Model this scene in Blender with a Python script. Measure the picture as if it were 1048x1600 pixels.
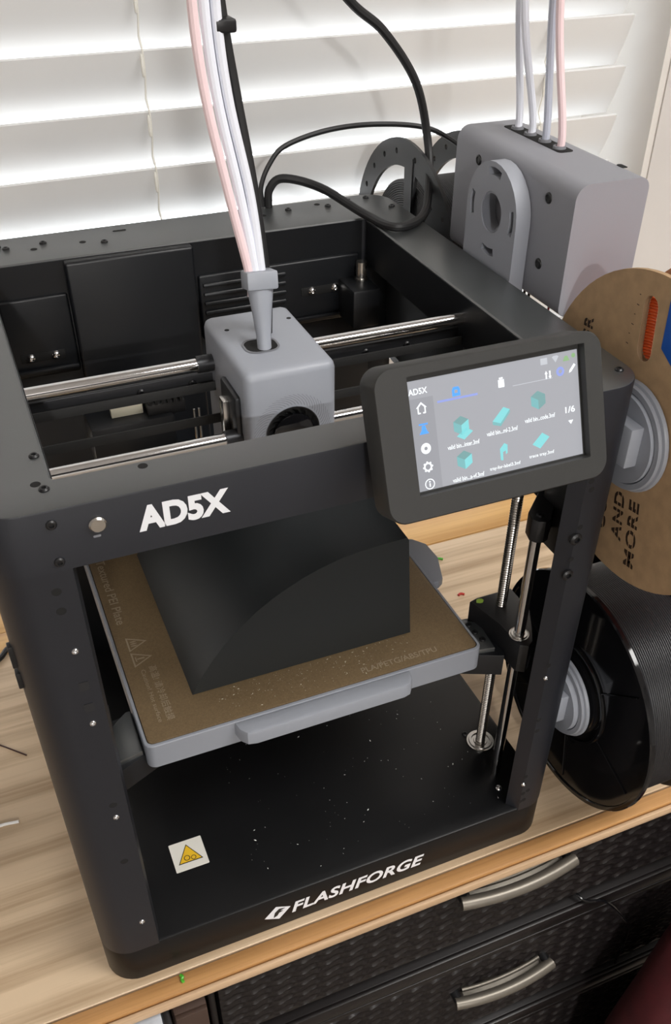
import bpy, bmesh, math, random
from mathutils import Vector, Matrix
random.seed(7)
for o in list(bpy.data.objects): bpy.data.objects.remove(o)
S = bpy.context.scene
C = S.collection
R = math.radians
T = 0.74                      # table top above the floor; all shapes below are written with the table top at z = 0

# ---------------------------------------------------------------- camera
cam = bpy.data.cameras.new('camera'); co = bpy.data.objects.new('camera', cam); C.objects.link(co)
co.location = (0.02324, -0.36120, 0.65531 + T)
co.rotation_euler = (R(50.5325), R(-0.5588), R(-22.9401))
FPX, PX, PY = 1436.2, 541.8, 898.8
cam.sensor_fit = 'VERTICAL'; cam.sensor_height = 36.0; cam.lens = 36.0 * FPX / 1600
cam.shift_x = (524 - PX) / 1600; cam.shift_y = (PY - 800) / 1600
cam.clip_start = 0.01; cam.clip_end = 60
S.camera = co
# ---------------------------------------------------------------- sky outside the window
w = bpy.data.worlds.new('sky'); S.world = w; w.use_nodes = True
w.node_tree.nodes['Background'].inputs[0].default_value = (0.94, 0.97, 1.0, 1)
w.node_tree.nodes['Background'].inputs[1].default_value = 3.6
# ---------------------------------------------------------------- lamps of the room (fixtures are built below)
LAMPS = [((-0.50, -3.20, 1.62), 0.15, 0.15, 125, (1.0, 0.985, 0.965)),
         ((0.95, -0.75, 1.62), 1.1, 0.5, 19, (1.0, 0.985, 0.965))]
S.view_settings.view_transform = 'Standard'; S.view_settings.look = 'None'
S.view_settings.exposure = 0.0; S.view_settings.gamma = 1.0
S.view_settings.use_curve_mapping = False

# ================================================================ materials
MATS = {}
def mat(name, col, rough=0.5, metal=0.0, spec=0.5, noise=0.0, nscale=80, bump=0.0, bscale=400, emit=None, estr=1.0, coat=0.0, trans=0.0, rvar=0.0, ior=None):
    m = bpy.data.materials.new(name); m.use_nodes = True; nt = m.node_tree; b = nt.nodes['Principled BSDF']
    b.inputs['Base Color'].default_value = (*col, 1); b.inputs['Roughness'].default_value = rough
    b.inputs['Metallic'].default_value = metal; b.inputs['Specular IOR Level'].default_value = spec
    b.inputs['Coat Weight'].default_value = coat; b.inputs['Transmission Weight'].default_value = trans
    tc = nt.nodes.new('ShaderNodeTexCoord')
    if noise > 0 or rvar > 0:
        n = nt.nodes.new('ShaderNodeTexNoise'); n.inputs['Scale'].default_value = nscale; n.inputs['Detail'].default_value = 4
        nt.links.new(tc.outputs['Object'], n.inputs['Vector'])
        if noise > 0:
            r = nt.nodes.new('ShaderNodeValToRGB'); r.color_ramp.elements[0].position = 0.3; r.color_ramp.elements[1].position = 0.7
            r.color_ramp.elements[0].color = (*[c * (1 - noise) for c in col], 1)
            r.color_ramp.elements[1].color = (*[min(1, c * (1 + noise)) for c in col], 1)
            nt.links.new(n.outputs['Fac'], r.inputs['Fac']); nt.links.new(r.outputs['Color'], b.inputs['Base Color'])
        if rvar > 0:
            mr = nt.nodes.new('ShaderNodeMapRange'); mr.inputs['To Min'].default_value = max(0.02, rough - rvar); mr.inputs['To Max'].default_value = rough + rvar
            nt.links.new(n.outputs['Fac'], mr.inputs['Value']); nt.links.new(mr.outputs['Result'], b.inputs['Roughness'])
    if bump > 0:
        n2 = nt.nodes.new('ShaderNodeTexNoise'); n2.inputs['Scale'].default_value = bscale; n2.inputs['Detail'].default_value = 3
        nt.links.new(tc.outputs['Object'], n2.inputs['Vector'])
        bp = nt.nodes.new('ShaderNodeBump'); bp.inputs['Strength'].default_value = bump; bp.inputs['Distance'].default_value = 0.001
        nt.links.new(n2.outputs['Fac'], bp.inputs['Height']); nt.links.new(bp.outputs['Normal'], b.inputs['Normal'])
    if emit:
        b.inputs['Emission Color'].default_value = (*emit, 1); b.inputs['Emission Strength'].default_value = estr
    if ior: b.inputs['IOR'].default_value = ior
    MATS[name] = m
    return m

def wood(name, dark, light, across, along, rough, fig=1.0):
    m = bpy.data.materials.new(name); m.use_nodes = True; nt = m.node_tree; b = nt.nodes['Principled BSDF']
    L = nt.links.new; N = nt.nodes.new
    tc = N('ShaderNodeTexCoord'); mp = N('ShaderNodeMapping'); mp.inputs['Scale'].default_value = (along, across, across)
    L(tc.outputs['Object'], mp.inputs['Vector'])
    n1 = N('ShaderNodeTexNoise'); n1.inputs['Scale'].default_value = 1.0; n1.inputs['Detail'].default_value = 5; n1.inputs['Distortion'].default_value = 0.6
    L(mp.outputs['Vector'], n1.inputs['Vector'])
    mp2 = N('ShaderNodeMapping'); mp2.inputs['Scale'].default_value = (along * 2.2, across * 9, across * 9)
    L(tc.outputs['Object'], mp2.inputs['Vector'])
    n2 = N('ShaderNodeTexNoise'); n2.inputs['Scale'].default_value = 1.0; n2.inputs['Detail'].default_value = 6
    L(mp2.outputs['Vector'], n2.inputs['Vector'])
    wv = N('ShaderNodeTexWave'); wv.wave_type = 'BANDS'; wv.bands_direction = 'Y'; wv.inputs['Scale'].default_value = 0.28
    wv.inputs['Distortion'].default_value = 9; wv.inputs['Detail'].default_value = 2; wv.inputs['Detail Scale'].default_value = 0.6
    L(mp.outputs['Vector'], wv.inputs['Vector'])
    a1 = N('ShaderNodeMath'); a1.operation = 'MULTIPLY'; a1.inputs[1].default_value = 0.26 * fig; L(wv.outputs['Fac'], a1.inputs[0])
    a2 = N('ShaderNodeMath'); a2.operation = 'MULTIPLY_ADD'; a2.inputs[1].default_value = 0.6; L(n1.outputs['Fac'], a2.inputs[0]); L(a1.outputs[0], a2.inputs[2])
    a3 = N('ShaderNodeMath'); a3.operation = 'MULTIPLY_ADD'; a3.inputs[1].default_value = 0.52; L(n2.outputs['Fac'], a3.inputs[0]); L(a2.outputs[0], a3.inputs[2])
    r = N('ShaderNodeValToRGB'); r.color_ramp.elements[0].position = 0.34; r.color_ramp.elements[1].position = 0.78
    r.color_ramp.elements[0].color = (*dark, 1); r.color_ramp.elements[1].color = (*light, 1)
    L(a3.outputs[0], r.inputs['Fac']); L(r.outputs['Color'], b.inputs['Base Color'])
    b.inputs['Roughness'].default_value = rough
    bp = N('ShaderNodeBump'); bp.inputs['Strength'].default_value = 0.12; bp.inputs['Distance'].default_value = 0.001
    L(n2.outputs['Fac'], bp.inputs['Height']); L(bp.outputs['Normal'], b.inputs['Normal'])
    MATS[name] = m; return m

mat('frame_black_side', (0.0145, 0.0160, 0.0215), 0.48, 0.0, 0.5, bump=0.04, bscale=1500)
mat('frame_black_sheen', (0.034, 0.038, 0.039), 0.36, 0.0, 1.0, ior=1.72, noise=0.06, nscale=30, bump=0.05, bscale=1500)  # colour lightened to carry window sheen on the frame's top
mat('fascia_black', (0.0125, 0.0138, 0.0185), 0.45, 0.0, 0.5, bump=0.04, bscale=1500)
mat('inner_black', (0.006, 0.007, 0.009), 0.40, 0.0, 0.5, bump=0.03, bscale=900)
mat('floor_black', (0.0032, 0.0034, 0.0040), 0.36, 0.0, 0.4, rvar=0.06, nscale=22)
mat('plastic_black', (0.009, 0.009, 0.010), 0.38, 0.0, 0.5)
mat('gloss_black', (0.006, 0.006, 0.007), 0.09, 0.0, 0.5)
mat('rubber_black', (0.014, 0.014, 0.015), 0.5, 0.0, 0.45)
mat('belt_black', (0.018, 0.018, 0.018), 0.75)
mat('bezel_black', (0.031, 0.031, 0.030), 0.5, 0.0, 0.45, bump=0.05, bscale=1800)
mat('hole_black', (0.003, 0.003, 0.003), 0.8)
mat('grey_plastic', (0.325, 0.345, 0.39), 0.42, 0.0, 0.45, bump=0.03, bscale=1500)
mat('grey_dark', (0.20, 0.205, 0.225), 0.5, 0.0, 0.4)
mat('grey_feeder', (0.285, 0.29, 0.32), 0.52, 0.0, 0.4, bump=0.05, bscale=1500)
mat('grey_feeder_mount', (0.33, 0.345, 0.385), 0.5, 0.0, 0.4, bump=0.05, bscale=1500)
mat('grey_bed', (0.265, 0.28, 0.315), 0.45, 0.0, 0.4)
mat('chrome', (0.82, 0.82, 0.83), 0.10, 1.0)
mat('steel', (0.60, 0.58, 0.55), 0.25, 1.0)
mat('dark_steel', (0.045, 0.046, 0.05), 0.38, 0.6)
mat('pei_gold', (0.20, 0.138, 0.072), 0.42, 0.45, 0.5, noise=0.14, nscale=900, bump=0.3, bscale=2500)
mat('pei_print', (0.36, 0.29, 0.20), 0.5, 0.3)
mat('print_dark', (0.013, 0.0165, 0.0185), 0.50, 0.0, 0.45, bump=0.06, bscale=1200)
mat('ink_white', (0.80, 0.81, 0.84), 0.5)
mat('sticker_white', (0.72, 0.70, 0.64), 0.5)
mat('sticker_yellow', (0.75, 0.46, 0.02), 0.5)
mat('ink_black', (0.012, 0.011, 0.010), 0.6)
mat('cardboard', (0.45, 0.295, 0.16), 0.8, noise=0.10, nscale=120, bump=0.08, bscale=700)
mat('cardboard_edge', (0.60, 0.45, 0.30), 0.85)
mat('print_brown', (0.035, 0.018, 0.009), 0.7)
mat('filament_orange', (0.95, 0.15, 0.03), 0.35, coat=0.2)
mat('filament_black', (0.018, 0.018, 0.020), 0.36, 0.0, 0.5)
mat('spool_charcoal', (0.028, 0.029, 0.031), 0.42)
mat('sticker_blue', (0.01, 0.09, 0.42), 0.4)
mat('tube_white', (0.83, 0.85, 0.93), 0.3, 0.0, 0.5)
mat('tube_grey', (0.55, 0.58, 0.68), 0.3, 0.0, 0.5)
mat('tube_pink', (0.88, 0.68, 0.70), 0.3, 0.0, 0.5)
mat('blind_white', (0.80, 0.80, 0.795), 0.45, bump=0.02, bscale=300)
mat('cord_white', (0.85, 0.83, 0.76), 0.7)
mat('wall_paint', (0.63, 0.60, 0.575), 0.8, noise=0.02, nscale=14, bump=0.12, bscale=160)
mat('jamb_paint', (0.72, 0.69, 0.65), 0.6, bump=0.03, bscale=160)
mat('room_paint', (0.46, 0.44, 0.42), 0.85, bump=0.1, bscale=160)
mat('ceiling_paint', (0.66, 0.65, 0.64), 0.9, bump=0.1, bscale=120)
mat('carpet', (0.20, 0.17, 0.14), 0.95, noise=0.3, nscale=300, bump=0.4, bscale=700)
mat('trim_white', (0.78, 0.77, 0.74), 0.5)
mat('lamp_metal', (0.7, 0.7, 0.7), 0.5)
mat('lamp_diffuser', (0.9, 0.9, 0.88), 0.6, emit=(1.0, 0.97, 0.93), estr=6.0)
mat('weave_brown', (0.009, 0.0070, 0.0070), 0.36, 0.0, 0.5)
mat('handle_bronze', (0.20, 0.18, 0.15), 0.40, 0.6)
mat('red_fabric', (0.06, 0.0025, 0.005), 0.7, noise=0.15, nscale=60, bump=0.2, bscale=500)
mat('strap_black', (0.010, 0.008, 0.008), 0.7)
mat('bin_clear', (0.42, 0.44, 0.47), 0.25, noise=0.35, nscale=40)
mat('box_brown', (0.055, 0.030, 0.020), 0.7)
mat('scrap_green', (0.08, 0.42, 0.03), 0.4)
mat('scrap_red', (0.50, 0.03, 0.02), 0.5)
mat('scrap_white', (0.85, 0.84, 0.82), 0.5)
mat('scrap_dark', (0.05, 0.02, 0.015), 0.5)
mat('paint_lime', (0.30, 0.50, 0.04), 0.5)
mat('cream_plastic', (0.70, 0.66, 0.52), 0.5)
mat('display_back', (0.05, 0.05, 0.055), 0.22, emit=(0.62, 0.63, 0.68), estr=0.60)
mat('display_side', (0.04, 0.04, 0.045), 0.22, emit=(0.60, 0.61, 0.66), estr=0.54)
mat('ui_white', (0.1, 0.1, 0.1), 0.3, emit=(0.92, 0.97, 1.0), estr=1.15)
mat('ui_grey', (0.1, 0.1, 0.1), 0.3, emit=(0.80, 0.84, 0.92), estr=0.62)
mat('ui_blue', (0.1, 0.1, 0.1), 0.3, emit=(0.0, 0.30, 1.0), estr=1.1)
mat('ui_violet', (0.1, 0.1, 0.1), 0.3, emit=(0.30, 0.40, 1.0), estr=0.75)
mat('ui_teal', (0.1, 0.1, 0.1), 0.3, emit=(0.14, 0.55, 0.58), estr=0.75)
mat('ui_teal_light', (0.1, 0.1, 0.1), 0.3, emit=(0.18, 0.76, 0.80), estr=0.85)
mat('ui_teal_dark', (0.1, 0.1, 0.1), 0.3, emit=(0.14, 0.42, 0.43), estr=0.70)
mat('ui_green', (0.1, 0.1, 0.1), 0.3, emit=(0.30, 0.62, 0.22), estr=0.65)
wood('plywood', (0.36, 0.24, 0.135), (0.66, 0.50, 0.335), 34, 4.0, 0.5)
wood('pine_strip', (0.31, 0.145, 0.048), (0.52, 0.275, 0.10), 60, 4.0, 0.5, 0.5)
wood('pine_edge', (0.42, 0.27, 0.15), (0.62, 0.43, 0.27), 60, 4.0, 0.6, 0.5)
wood('pine_board', (0.44, 0.22, 0.065), (0.68, 0.41, 0.155), 30, 3.0, 0.5)
# window glass: thin pane, clear with a fresnel reflection
gm = bpy.data.materials.new('window_glass'); gm.use_nodes = True; gt = gm.node_tree; gt.nodes.remove(gt.nodes['Principled BSDF'])
tr = gt.nodes.new('ShaderNodeBsdfTransparent'); gl = gt.nodes.new('ShaderNodeBsdfGlossy'); gl.inputs['Roughness'].default_value = 0.02
fr = gt.nodes.new('ShaderNodeFresnel'); fr.inputs['IOR'].default_value = 1.3; mx = gt.nodes.new('ShaderNodeMixShader')
gt.links.new(fr.outputs[0], mx.inputs[0]); gt.links.new(tr.outputs[0], mx.inputs[1]); gt.links.new(gl.outputs[0], mx.inputs[2])
gt.links.new(mx.outputs[0], gt.nodes['Material Output'].inputs['Surface']); MATS['window_glass'] = gm

# ================================================================ building helpers
ORG = {}
def thing(name, label, cat, org, group=None):
    o = bpy.data.objects.new(name, None); C.objects.link(o); o.empty_display_size = 0.02
    o.location = (org[0], org[1], org[2] + T); o['label'] = label; o['category'] = cat
    if group: o['group'] = group
    ORG[o.name] = Vector(org); return o
def rootorg(p):
    while p.parent: p = p.parent
    return ORG[p.name]
def finish(bm, name, m, parent=None, smooth=True, org=(0, 0, 0), ang=35, label=None, kind=None):
    """bmesh written in table coordinates -> one mesh object"""
    bmesh.ops.recalc_face_normals(bm, faces=bm.faces)
    o0 = rootorg(parent) if parent else Vector(org)
    bmesh.ops.translate(bm, verts=bm.verts, vec=-o0)
    me = bpy.data.meshes.new(name); bm.to_mesh(me); bm.free()
    me.materials.append(MATS[m])
    o = bpy.data.objects.new(name, me); C.objects.link(o)
    if smooth:
        me.polygons.foreach_set('use_smooth', [True] * len(me.polygons))
        try: me.set_sharp_from_angle(angle=R(ang))
        except Exception: pass
    if parent: o.parent = parent
    else: o.location = (o0.x, o0.y, o0.z + T); ORG[o.name] = o0
    if label: o['label'] = label
    if kind: o['kind'] = kind
    return o
def tag(o, label, cat, group=None, kind=None):
    o['label'] = label; o['category'] = cat
    if group: o['group'] = group
    if kind: o['kind'] = kind
    return o
def inst(name, me, parent, loc, rot=(0, 0, 0), scale=1.0):
    o = bpy.data.objects.new(name, me); C.objects.link(o); o.parent = parent
    o.location = Vector(loc) - rootorg(parent); o.rotation_euler = rot; o.scale = (scale,) * 3; return o
def NB(): return bmesh.new()
def box(bm, lo, hi, bev=0.0, seg=2, M=None):
    lo, hi = Vector(lo), Vector(hi)
    vs = [bm.verts.new((x, y, z)) for x in (lo.x, hi.x) for y in (lo.y, hi.y) for z in (lo.z, hi.z)]
    fs = [(0, 1, 3, 2), (4, 6, 7, 5), (0, 4, 5, 1), (2, 3, 7, 6), (0, 2, 6, 4), (1, 5, 7, 3)]
    faces = [bm.faces.new([vs[i] for i in f]) for f in fs]
    if bev > 0:
        es = list({e for f in faces for e in f.edges})
        r = bmesh.ops.bevel(bm, geom=es, offset=bev, segments=seg, affect='EDGES', profile=0.5)
        vs = list({v for f in r['faces'] for v in f.verts} | {v for v in vs if v.is_valid})
    if M is not None: bmesh.ops.transform(bm, matrix=M, verts=[v for v in vs if v.is_valid])
    return bm
def mkbox(name, m, parent, lo, hi, bev=0.0, seg=2, **k):
    return finish(box(NB(), lo, hi, bev, seg), name, m, parent, **k)
def lathe(bm, prof, n, org, axis='z', a0=0.0, a1=2 * math.pi, cap=True):
    """prof: list of (radius, height) ; revolves about axis through org"""
    full = abs(a1 - a0 - 2 * math.pi) < 1e-6; rings = []
    cnt = n if full else n + 1
    def P(r, h, a):
        c, s = r * math.cos(a), r * math.sin(a)
        v = {'z': (c, s, h), 'x': (h, c, s), 'y': (s, h, c)}[axis]
        return Vector(org) + Vector(v)
    for r, h in prof:
        if r < 1e-7: rings.append([bm.verts.new(P(0, h, 0))])
        else: rings.append([bm.verts.new(P(r, h, a0 + (a1 - a0) * i / n)) for i in range(cnt)])
    for A, B in zip(rings, rings[1:]):
        for i in range(n):
            j = (i + 1) % cnt
            if len(A) == 1 and len(B) == 1: continue
            if len(A) == 1: bm.faces.new((A[0], B[j], B[i]))
            elif len(B) == 1: bm.faces.new((A[i], A[j], B[0]))
            else: bm.faces.new((A[i], A[j], B[j], B[i]))
    return bm
def cyl(bm, p0, p1, r, n=16, r1=None):
    p0, p1 = Vector(p0), Vector(p1); d = (p1 - p0); q = d.to_track_quat('Z', 'Y').to_matrix()
    r1 = r if r1 is None else r1; A, B = [], []
    for i in range(n):
        a = 2 * math.pi * i / n; u = q @ Vector((math.cos(a), math.sin(a), 0))
        A.append(bm.verts.new(p0 + u * r)); B.append(bm.verts.new(p1 + u * r1))
    for i in range(n): bm.faces.new((A[i], A[(i + 1) % n], B[(i + 1) % n], B[i]))
    bm.faces.new(A[::-1]); bm.faces.new(B); return bm
def crom(pts, sub=8):
    P = [Vector(p) for p in pts]; P = [P[0] * 2 - P[1]] + P + [P[-1] * 2 - P[-2]]; out = []
    for i in range(1, len(P) - 2):
        a, b, c, d = P[i - 1:i + 3]
        for k in range(sub):
            t = k / sub
            out.append(0.5 * ((2 * b) + (c - a) * t + (2 * a - 5 * b + 4 * c - d) * t * t + (3 * b - a - 3 * c + d) * t ** 3))
    out.append(P[-2]); return out
def tube(bm, pts, r, n=10, sub=8, flat=1.0):
    P = crom(pts, sub) if sub > 1 else [Vector(p) for p in pts]
    rs = r if isinstance(r, (list, tuple)) else None
    rings = []; up = None
    for i, p in enumerate(P):
        t = (P[min(i + 1, len(P) - 1)] - P[max(i - 1, 0)]).normalized()
        if up is None:
            up = Vector((0, 0, 1)) if abs(t.z) < 0.9 else Vector((1, 0, 0))
        u = (up - t * up.dot(t)).normalized(); v = t.cross(u); up = u
        if rs:
            f = i / (len(P) - 1) * (len(rs) - 1); k = min(int(f), len(rs) - 2); rr = rs[k] + (rs[k + 1] - rs[k]) * (f - k)
        else: rr = r
        rings.append([bm.verts.new(p + (u * math.cos(2 * math.pi * j / n) + v * math.sin(2 * math.pi * j / n) * flat) * rr) for j in range(n)])
    for A, B in zip(rings, rings[1:]):
        for j in range(n): bm.faces.new((A[j], A[(j + 1) % n], B[(j + 1) % n], B[j]))
    bm.faces.new(rings[0][::-1]); bm.faces.new(rings[-1]); return bm
def rrect(x0, x1, y0, y1, r, n=6):
    """rounded rectangle outline, counter clockwise; r may be four radii (x0y0, x1y0, x1y1, x0y1)"""
    rr = [r] * 4 if not isinstance(r, (list, tuple)) else r
    out = []
    for (cx, cy, a, q) in ((x0, y0, 180, 0), (x1, y0, 270, 1), (x1, y1, 0, 2), (x0, y1, 90, 3)):
        k = rr[q]; ccx = cx + k * (1 if q in (0, 3) else -1); ccy = cy + k * (1 if q in (0, 1) else -1)
        for i in range(n + 1):
            t = R(a + 90 * i / n); out.append((ccx + k * math.cos(t), ccy + k * math.sin(t)))
    return out
def prism(bm, outline, h0, h1, M=None, bev=0.0, holes=()):
    """outline in the local xy plane, extruded from h0 to h1 along local z; M places it. Top (h1) edge is softened by bev."""
    M = M or Matrix.Identity(4); n0 = len(bm.verts); newv = []
    def loop(pts, h):
        l = [bm.verts.new(M @ Vector((p[0], p[1], h))) for p in pts]; newv.extend(l); return l
    if not holes:
        A = loop(outline, h0)
        if bev > 0:
            cx = sum(p[0] for p in outline) / len(outline); n = len(outline); ins = []
            area = sum(outline[i][0] * outline[(i + 1) % n][1] - outline[(i + 1) % n][0] * outline[i][1] for i in range(n))
            for i in range(n):
                p, q, s = Vector(outline[i - 1]), Vector(outline[i]), Vector(outline[(i + 1) % n])
                d1, d2 = (q - p), (s - q)
                d1 = d1.normalized() if d1.length > 1e-9 else d2.normalized(); d2 = d2.normalized() if d2.length > 1e-9 else d1
                m_ = (Vector((-d1.y, d1.x)) + Vector((-d2.y, d2.x)))
                m_ = m_.normalized() if m_.length > 1e-9 else Vector((-d1.y, d1.x))
                if area < 0: m_ = -m_
                c_ = max(0.5, m_.dot(Vector((-d1.y, d1.x)) * (1 if area > 0 else -1)))
                ins.append((q + m_ * (bev / c_)))
            sg = 1 if h1 > h0 else -1
            B = loop(outline, h1 - sg * bev)
            mid = [(Vector(a) + (Vector(b) - Vector(a)) * 0.3) for a, b in zip(outline, ins)]
            Bm = loop([tuple(m_) for m_ in mid], h1 - sg * bev * 0.3)
            D = loop([tuple(i) for i in ins], h1); rows = [A, B, Bm, D]
        else: rows = [A, loop(outline, h1)]
        for P_, Q_ in zip(rows, rows[1:]):
            for i in range(len(P_)): bm.faces.new((P_[i], P_[(i + 1) % len(P_)], Q_[(i + 1) % len(P_)], Q_[i]))
        bm.faces.new(rows[0][::-1]); bm.faces.new(rows[-1])
    else:
        for h in (h0, h1):
            es = []
            for pts in (outline, *holes):
                l = loop(pts, h)
                for i in range(len(l)): es.append(bm.edges.new((l[i], l[(i + 1) % len(l)])))
            bmesh.ops.triangle_fill(bm, use_beauty=True, use_dissolve=False, edges=es)
        k = 0
        bm.verts.ensure_lookup_table()
        tot = sum(len(p) for p in (outline, *holes))
        for pts in (outline, *holes):
            n = len(pts)
            for i in range(n):
                a, b = newv[k + i], newv[k + (i + 1) % n]; bm.faces.new((a, b, newv[tot + k + (i + 1) % n], newv[tot + k + i]))
            k += n
    return bm
def circle(cx, cy, r, n=32, a0=0): return [(cx + r * math.cos(a0 + 2 * math.pi * i / n), cy + r * math.sin(a0 + 2 * math.pi * i / n)) for i in range(n)]
def sector(cx, cy, r0, r1, a0, a1, n=12):
    return [(cx + r1 * math.cos(R(a0 + (a1 - a0) * i / n)), cy + r1 * math.sin(R(a0 + (a1 - a0) * i / n))) for i in range(n + 1)] + \
           [(cx + r0 * math.cos(R(a1 + (a0 - a1) * i / n)), cy + r0 * math.sin(R(a1 + (a0 - a1) * i / n))) for i in range(n + 1)]
def frame(o, u, v):
    """4x4 with local x = u, y = v, z = u x v"""
    u, v = Vector(u).normalized(), Vector(v).normalized(); n = u.cross(v)
    return Matrix(((u.x, v.x, n.x, o[0]), (u.y, v.y, n.y, o[1]), (u.z, v.z, n.z, o[2]), (0, 0, 0, 1)))
XP = lambda x: frame((x, 0, 0), (0, 1, 0), (0, 0, 1))      # local (x,y) -> world (y,z), depth +x
YP = lambda y: frame((0, y, 0), (1, 0, 0), (0, 0, 1))      # local (x,y) -> world (x,z), depth -y
def text(name, s, M, wd, ht, m, parent, shear=0.0, off=0.0, thick=0.00015, label=None, spacing=1.0, stencil=()):
    cu = bpy.data.curves.new(name, 'FONT'); cu.body = s; cu.size = 1; cu.shear = shear; cu.offset = off; cu.extrude = 0.0; cu.space_character = spacing
    cu.resolution_u = 4
    t = bpy.data.objects.new(name, cu); C.objects.link(t); bpy.context.view_layer.update()
    me = bpy.data.meshes.new_from_object(t.evaluated_get(bpy.context.evaluated_depsgraph_get()))
    bpy.data.objects.remove(t); bpy.data.curves.remove(cu)
    bm = NB(); bm.from_mesh(me); bpy.data.meshes.remove(me)
    if not bm.verts: bm.free(); return None
    xs = [v.co.x for v in bm.verts]; ys = [v.co.y for v in bm.verts]
    x0, x1, y0, y1 = min(xs), max(xs), min(ys), max(ys)
    for a, b in stencil:
        ya, yb = y0 + (y1 - y0) * a, y0 + (y1 - y0) * b
        for yy in (ya, yb): bmesh.ops.bisect_plane(bm, geom=bm.verts[:] + bm.edges[:] + bm.faces[:], plane_co=(0, yy, 0), plane_no=(0, 1, 0))
        bmesh.ops.delete(bm, geom=[f for f in bm.faces if ya < f.calc_center_median().y < yb], context='FACES')
    for v in bm.verts: v.co = M @ Vector(((v.co.x - x0) / (x1 - x0) * wd, (v.co.y - y0) / (y1 - y0) * ht, thick))
    return finish(bm, name, m, parent, smooth=False, label=label)
def poly(bm, pts, M, h=0.0002):
    bm.faces.new([bm.verts.new(M @ Vector((p[0], p[1], h))) for p in pts]); return bm
def ringpoly(bm, out, inn, M, h=0.0002):
    A = [bm.verts.new(M @ Vector((p[0], p[1], h))) for p in out]; B = [bm.verts.new(M @ Vector((p[0], p[1], h))) for p in inn]
    n = len(A)
    for i in range(n): bm.faces.new((A[i], A[(i + 1) % n], B[(i + 1) % n], B[i]))
    return bm
def meshof(bm, name, m, ang=35):
    bmesh.ops.recalc_face_normals(bm, faces=bm.faces)
    me = bpy.data.meshes.new(name); bm.to_mesh(me); bm.free(); me.materials.append(MATS[m])
    me.polygons.foreach_set('use_smooth', [True] * len(me.polygons)); me.set_sharp_from_angle(angle=R(ang)); return me
def screw_mesh(name, m, r=0.0034, h=0.0016):
    bm = lathe(NB(), [(0, 0.0003), (r * 0.42, 0.0003), (r * 0.46, h), (r * 0.72, h), (r, h * 0.45), (r, -0.0005)], 14, (0, 0, 0)); return meshof(bm, name, m)
SCREW = screw_mesh('screw', 'plastic_black'); SCREW_S = screw_mesh('small_screw', 'plastic_black', 0.0026, 0.0013)
SHINY = meshof(lathe(NB(), [(0, 0.0009), (0.0011, 0.0009), (0.0013, 0.0021), (0.0026, 0.0014), (0.0034, 0.0), (0.0034, -0.0005)], 14, (0, 0, 0)), 'steel_screw', 'chrome')
HOLE = meshof(lathe(NB(), [(0, 0.00015), (0.0023, 0.00015), (0.0025, 0.0)], 14, (0, 0, 0)), 'screw_hole', 'hole_black')
SLOT = meshof(prism(NB(), rrect(-0.005, 0.005, -0.0012, 0.0012, 0.0011, 4), 0, 0.00015), 'slot', 'hole_black')
FR = (R(90), 0, 0)          # turns local z to -y (front faces)

W, D, H, BZ = 0.363, 0.3612, 0.4145, 0.0387
# ================================================================ the room
def struct(o): o['kind'] = 'structure'; return o
YAW = 0.035
def wy(x, y): return y + YAW * (x - 0.2)
RX0, RX1, RY0, RZ0, RZ1 = -1.9, 2.1, -3.6, -T, 1.66
struct(mkbox('floor', 'carpet', None, (RX0 - .1, RY0 - .1, RZ0 - .1), (RX1 + .1, 0.75, RZ0), smooth=False))
struct(mkbox('ceiling', 'ceiling_paint', None, (RX0 - .1, RY0 - .1, RZ1), (RX1 + .1, 0.75, RZ1 + .1), smooth=False))
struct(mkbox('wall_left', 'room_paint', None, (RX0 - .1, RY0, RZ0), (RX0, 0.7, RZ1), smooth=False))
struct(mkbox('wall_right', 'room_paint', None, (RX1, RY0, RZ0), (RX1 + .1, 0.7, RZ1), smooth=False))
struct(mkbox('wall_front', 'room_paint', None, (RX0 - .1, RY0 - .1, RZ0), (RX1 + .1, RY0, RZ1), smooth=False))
# back wall with the window recess, yawed a little against the printer
WY0, WY1 = 0.425, 0.575; WX0, WX1 = -0.80, 0.708; WZ0, WZ1 = -0.004, 1.15
def yawbox(bm, lo, hi, bev=0.0):
    b2 = NB(); box(b2, lo, hi, bev)
    for v in b2.verts: v.co.y = wy(v.co.x, v.co.y)
    me = bpy.data.meshes.new('t'); b2.to_mesh(me); b2.free(); bm.from_mesh(me); bpy.data.meshes.remove(me); return bm
bm = NB()
for lo, hi in (((RX0, WY0, RZ0), (WX0, WY1, RZ1)), ((WX1, WY0, RZ0), (RX1, WY1, RZ1)), ((WX0, WY0, RZ0), (WX1, WY1, WZ0)), ((WX0, WY0, WZ1), (WX1, WY1, RZ1))): yawbox(bm, lo, hi)
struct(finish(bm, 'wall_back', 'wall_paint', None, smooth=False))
# window frame, two panes, sill
bm = NB()
for lo, hi in (((WX0, .545, WZ0), (WX0 + .045, .575, WZ1)), ((WX1 - .045, .545, WZ0), (WX1, .575, WZ1)), ((WX0, .545, WZ0), (WX1, .575, WZ0 + .05)), ((WX0, .545, WZ1 - .05), (WX1, .575, WZ1)), ((WX0, .548, .57), (WX1, .575, .61))): yawbox(bm, lo, hi, .003)
win = struct(finish(bm, 'window_1', 'trim_white', None, smooth=False))
for i, (a, b) in enumerate(((WZ0 + .05, .57), (.61, WZ1 - .05))):
    finish(yawbox(NB(), (WX0 + .045, .560, a), (WX1 - .045, .563, b)), 'pane', 'window_glass', win, smooth=False)
for nm, lo, hi in (('trim_1', (WX1 - .008, WY0 + .002, WZ0), (WX1, .545, WZ1)), ('trim_2', (WX0, WY0 + .002, WZ0), (WX0 + .008, .545, WZ1))):
    struct(finish(yawbox(NB(), lo, hi), nm, 'jamb_paint', None, smooth=False))
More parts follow.
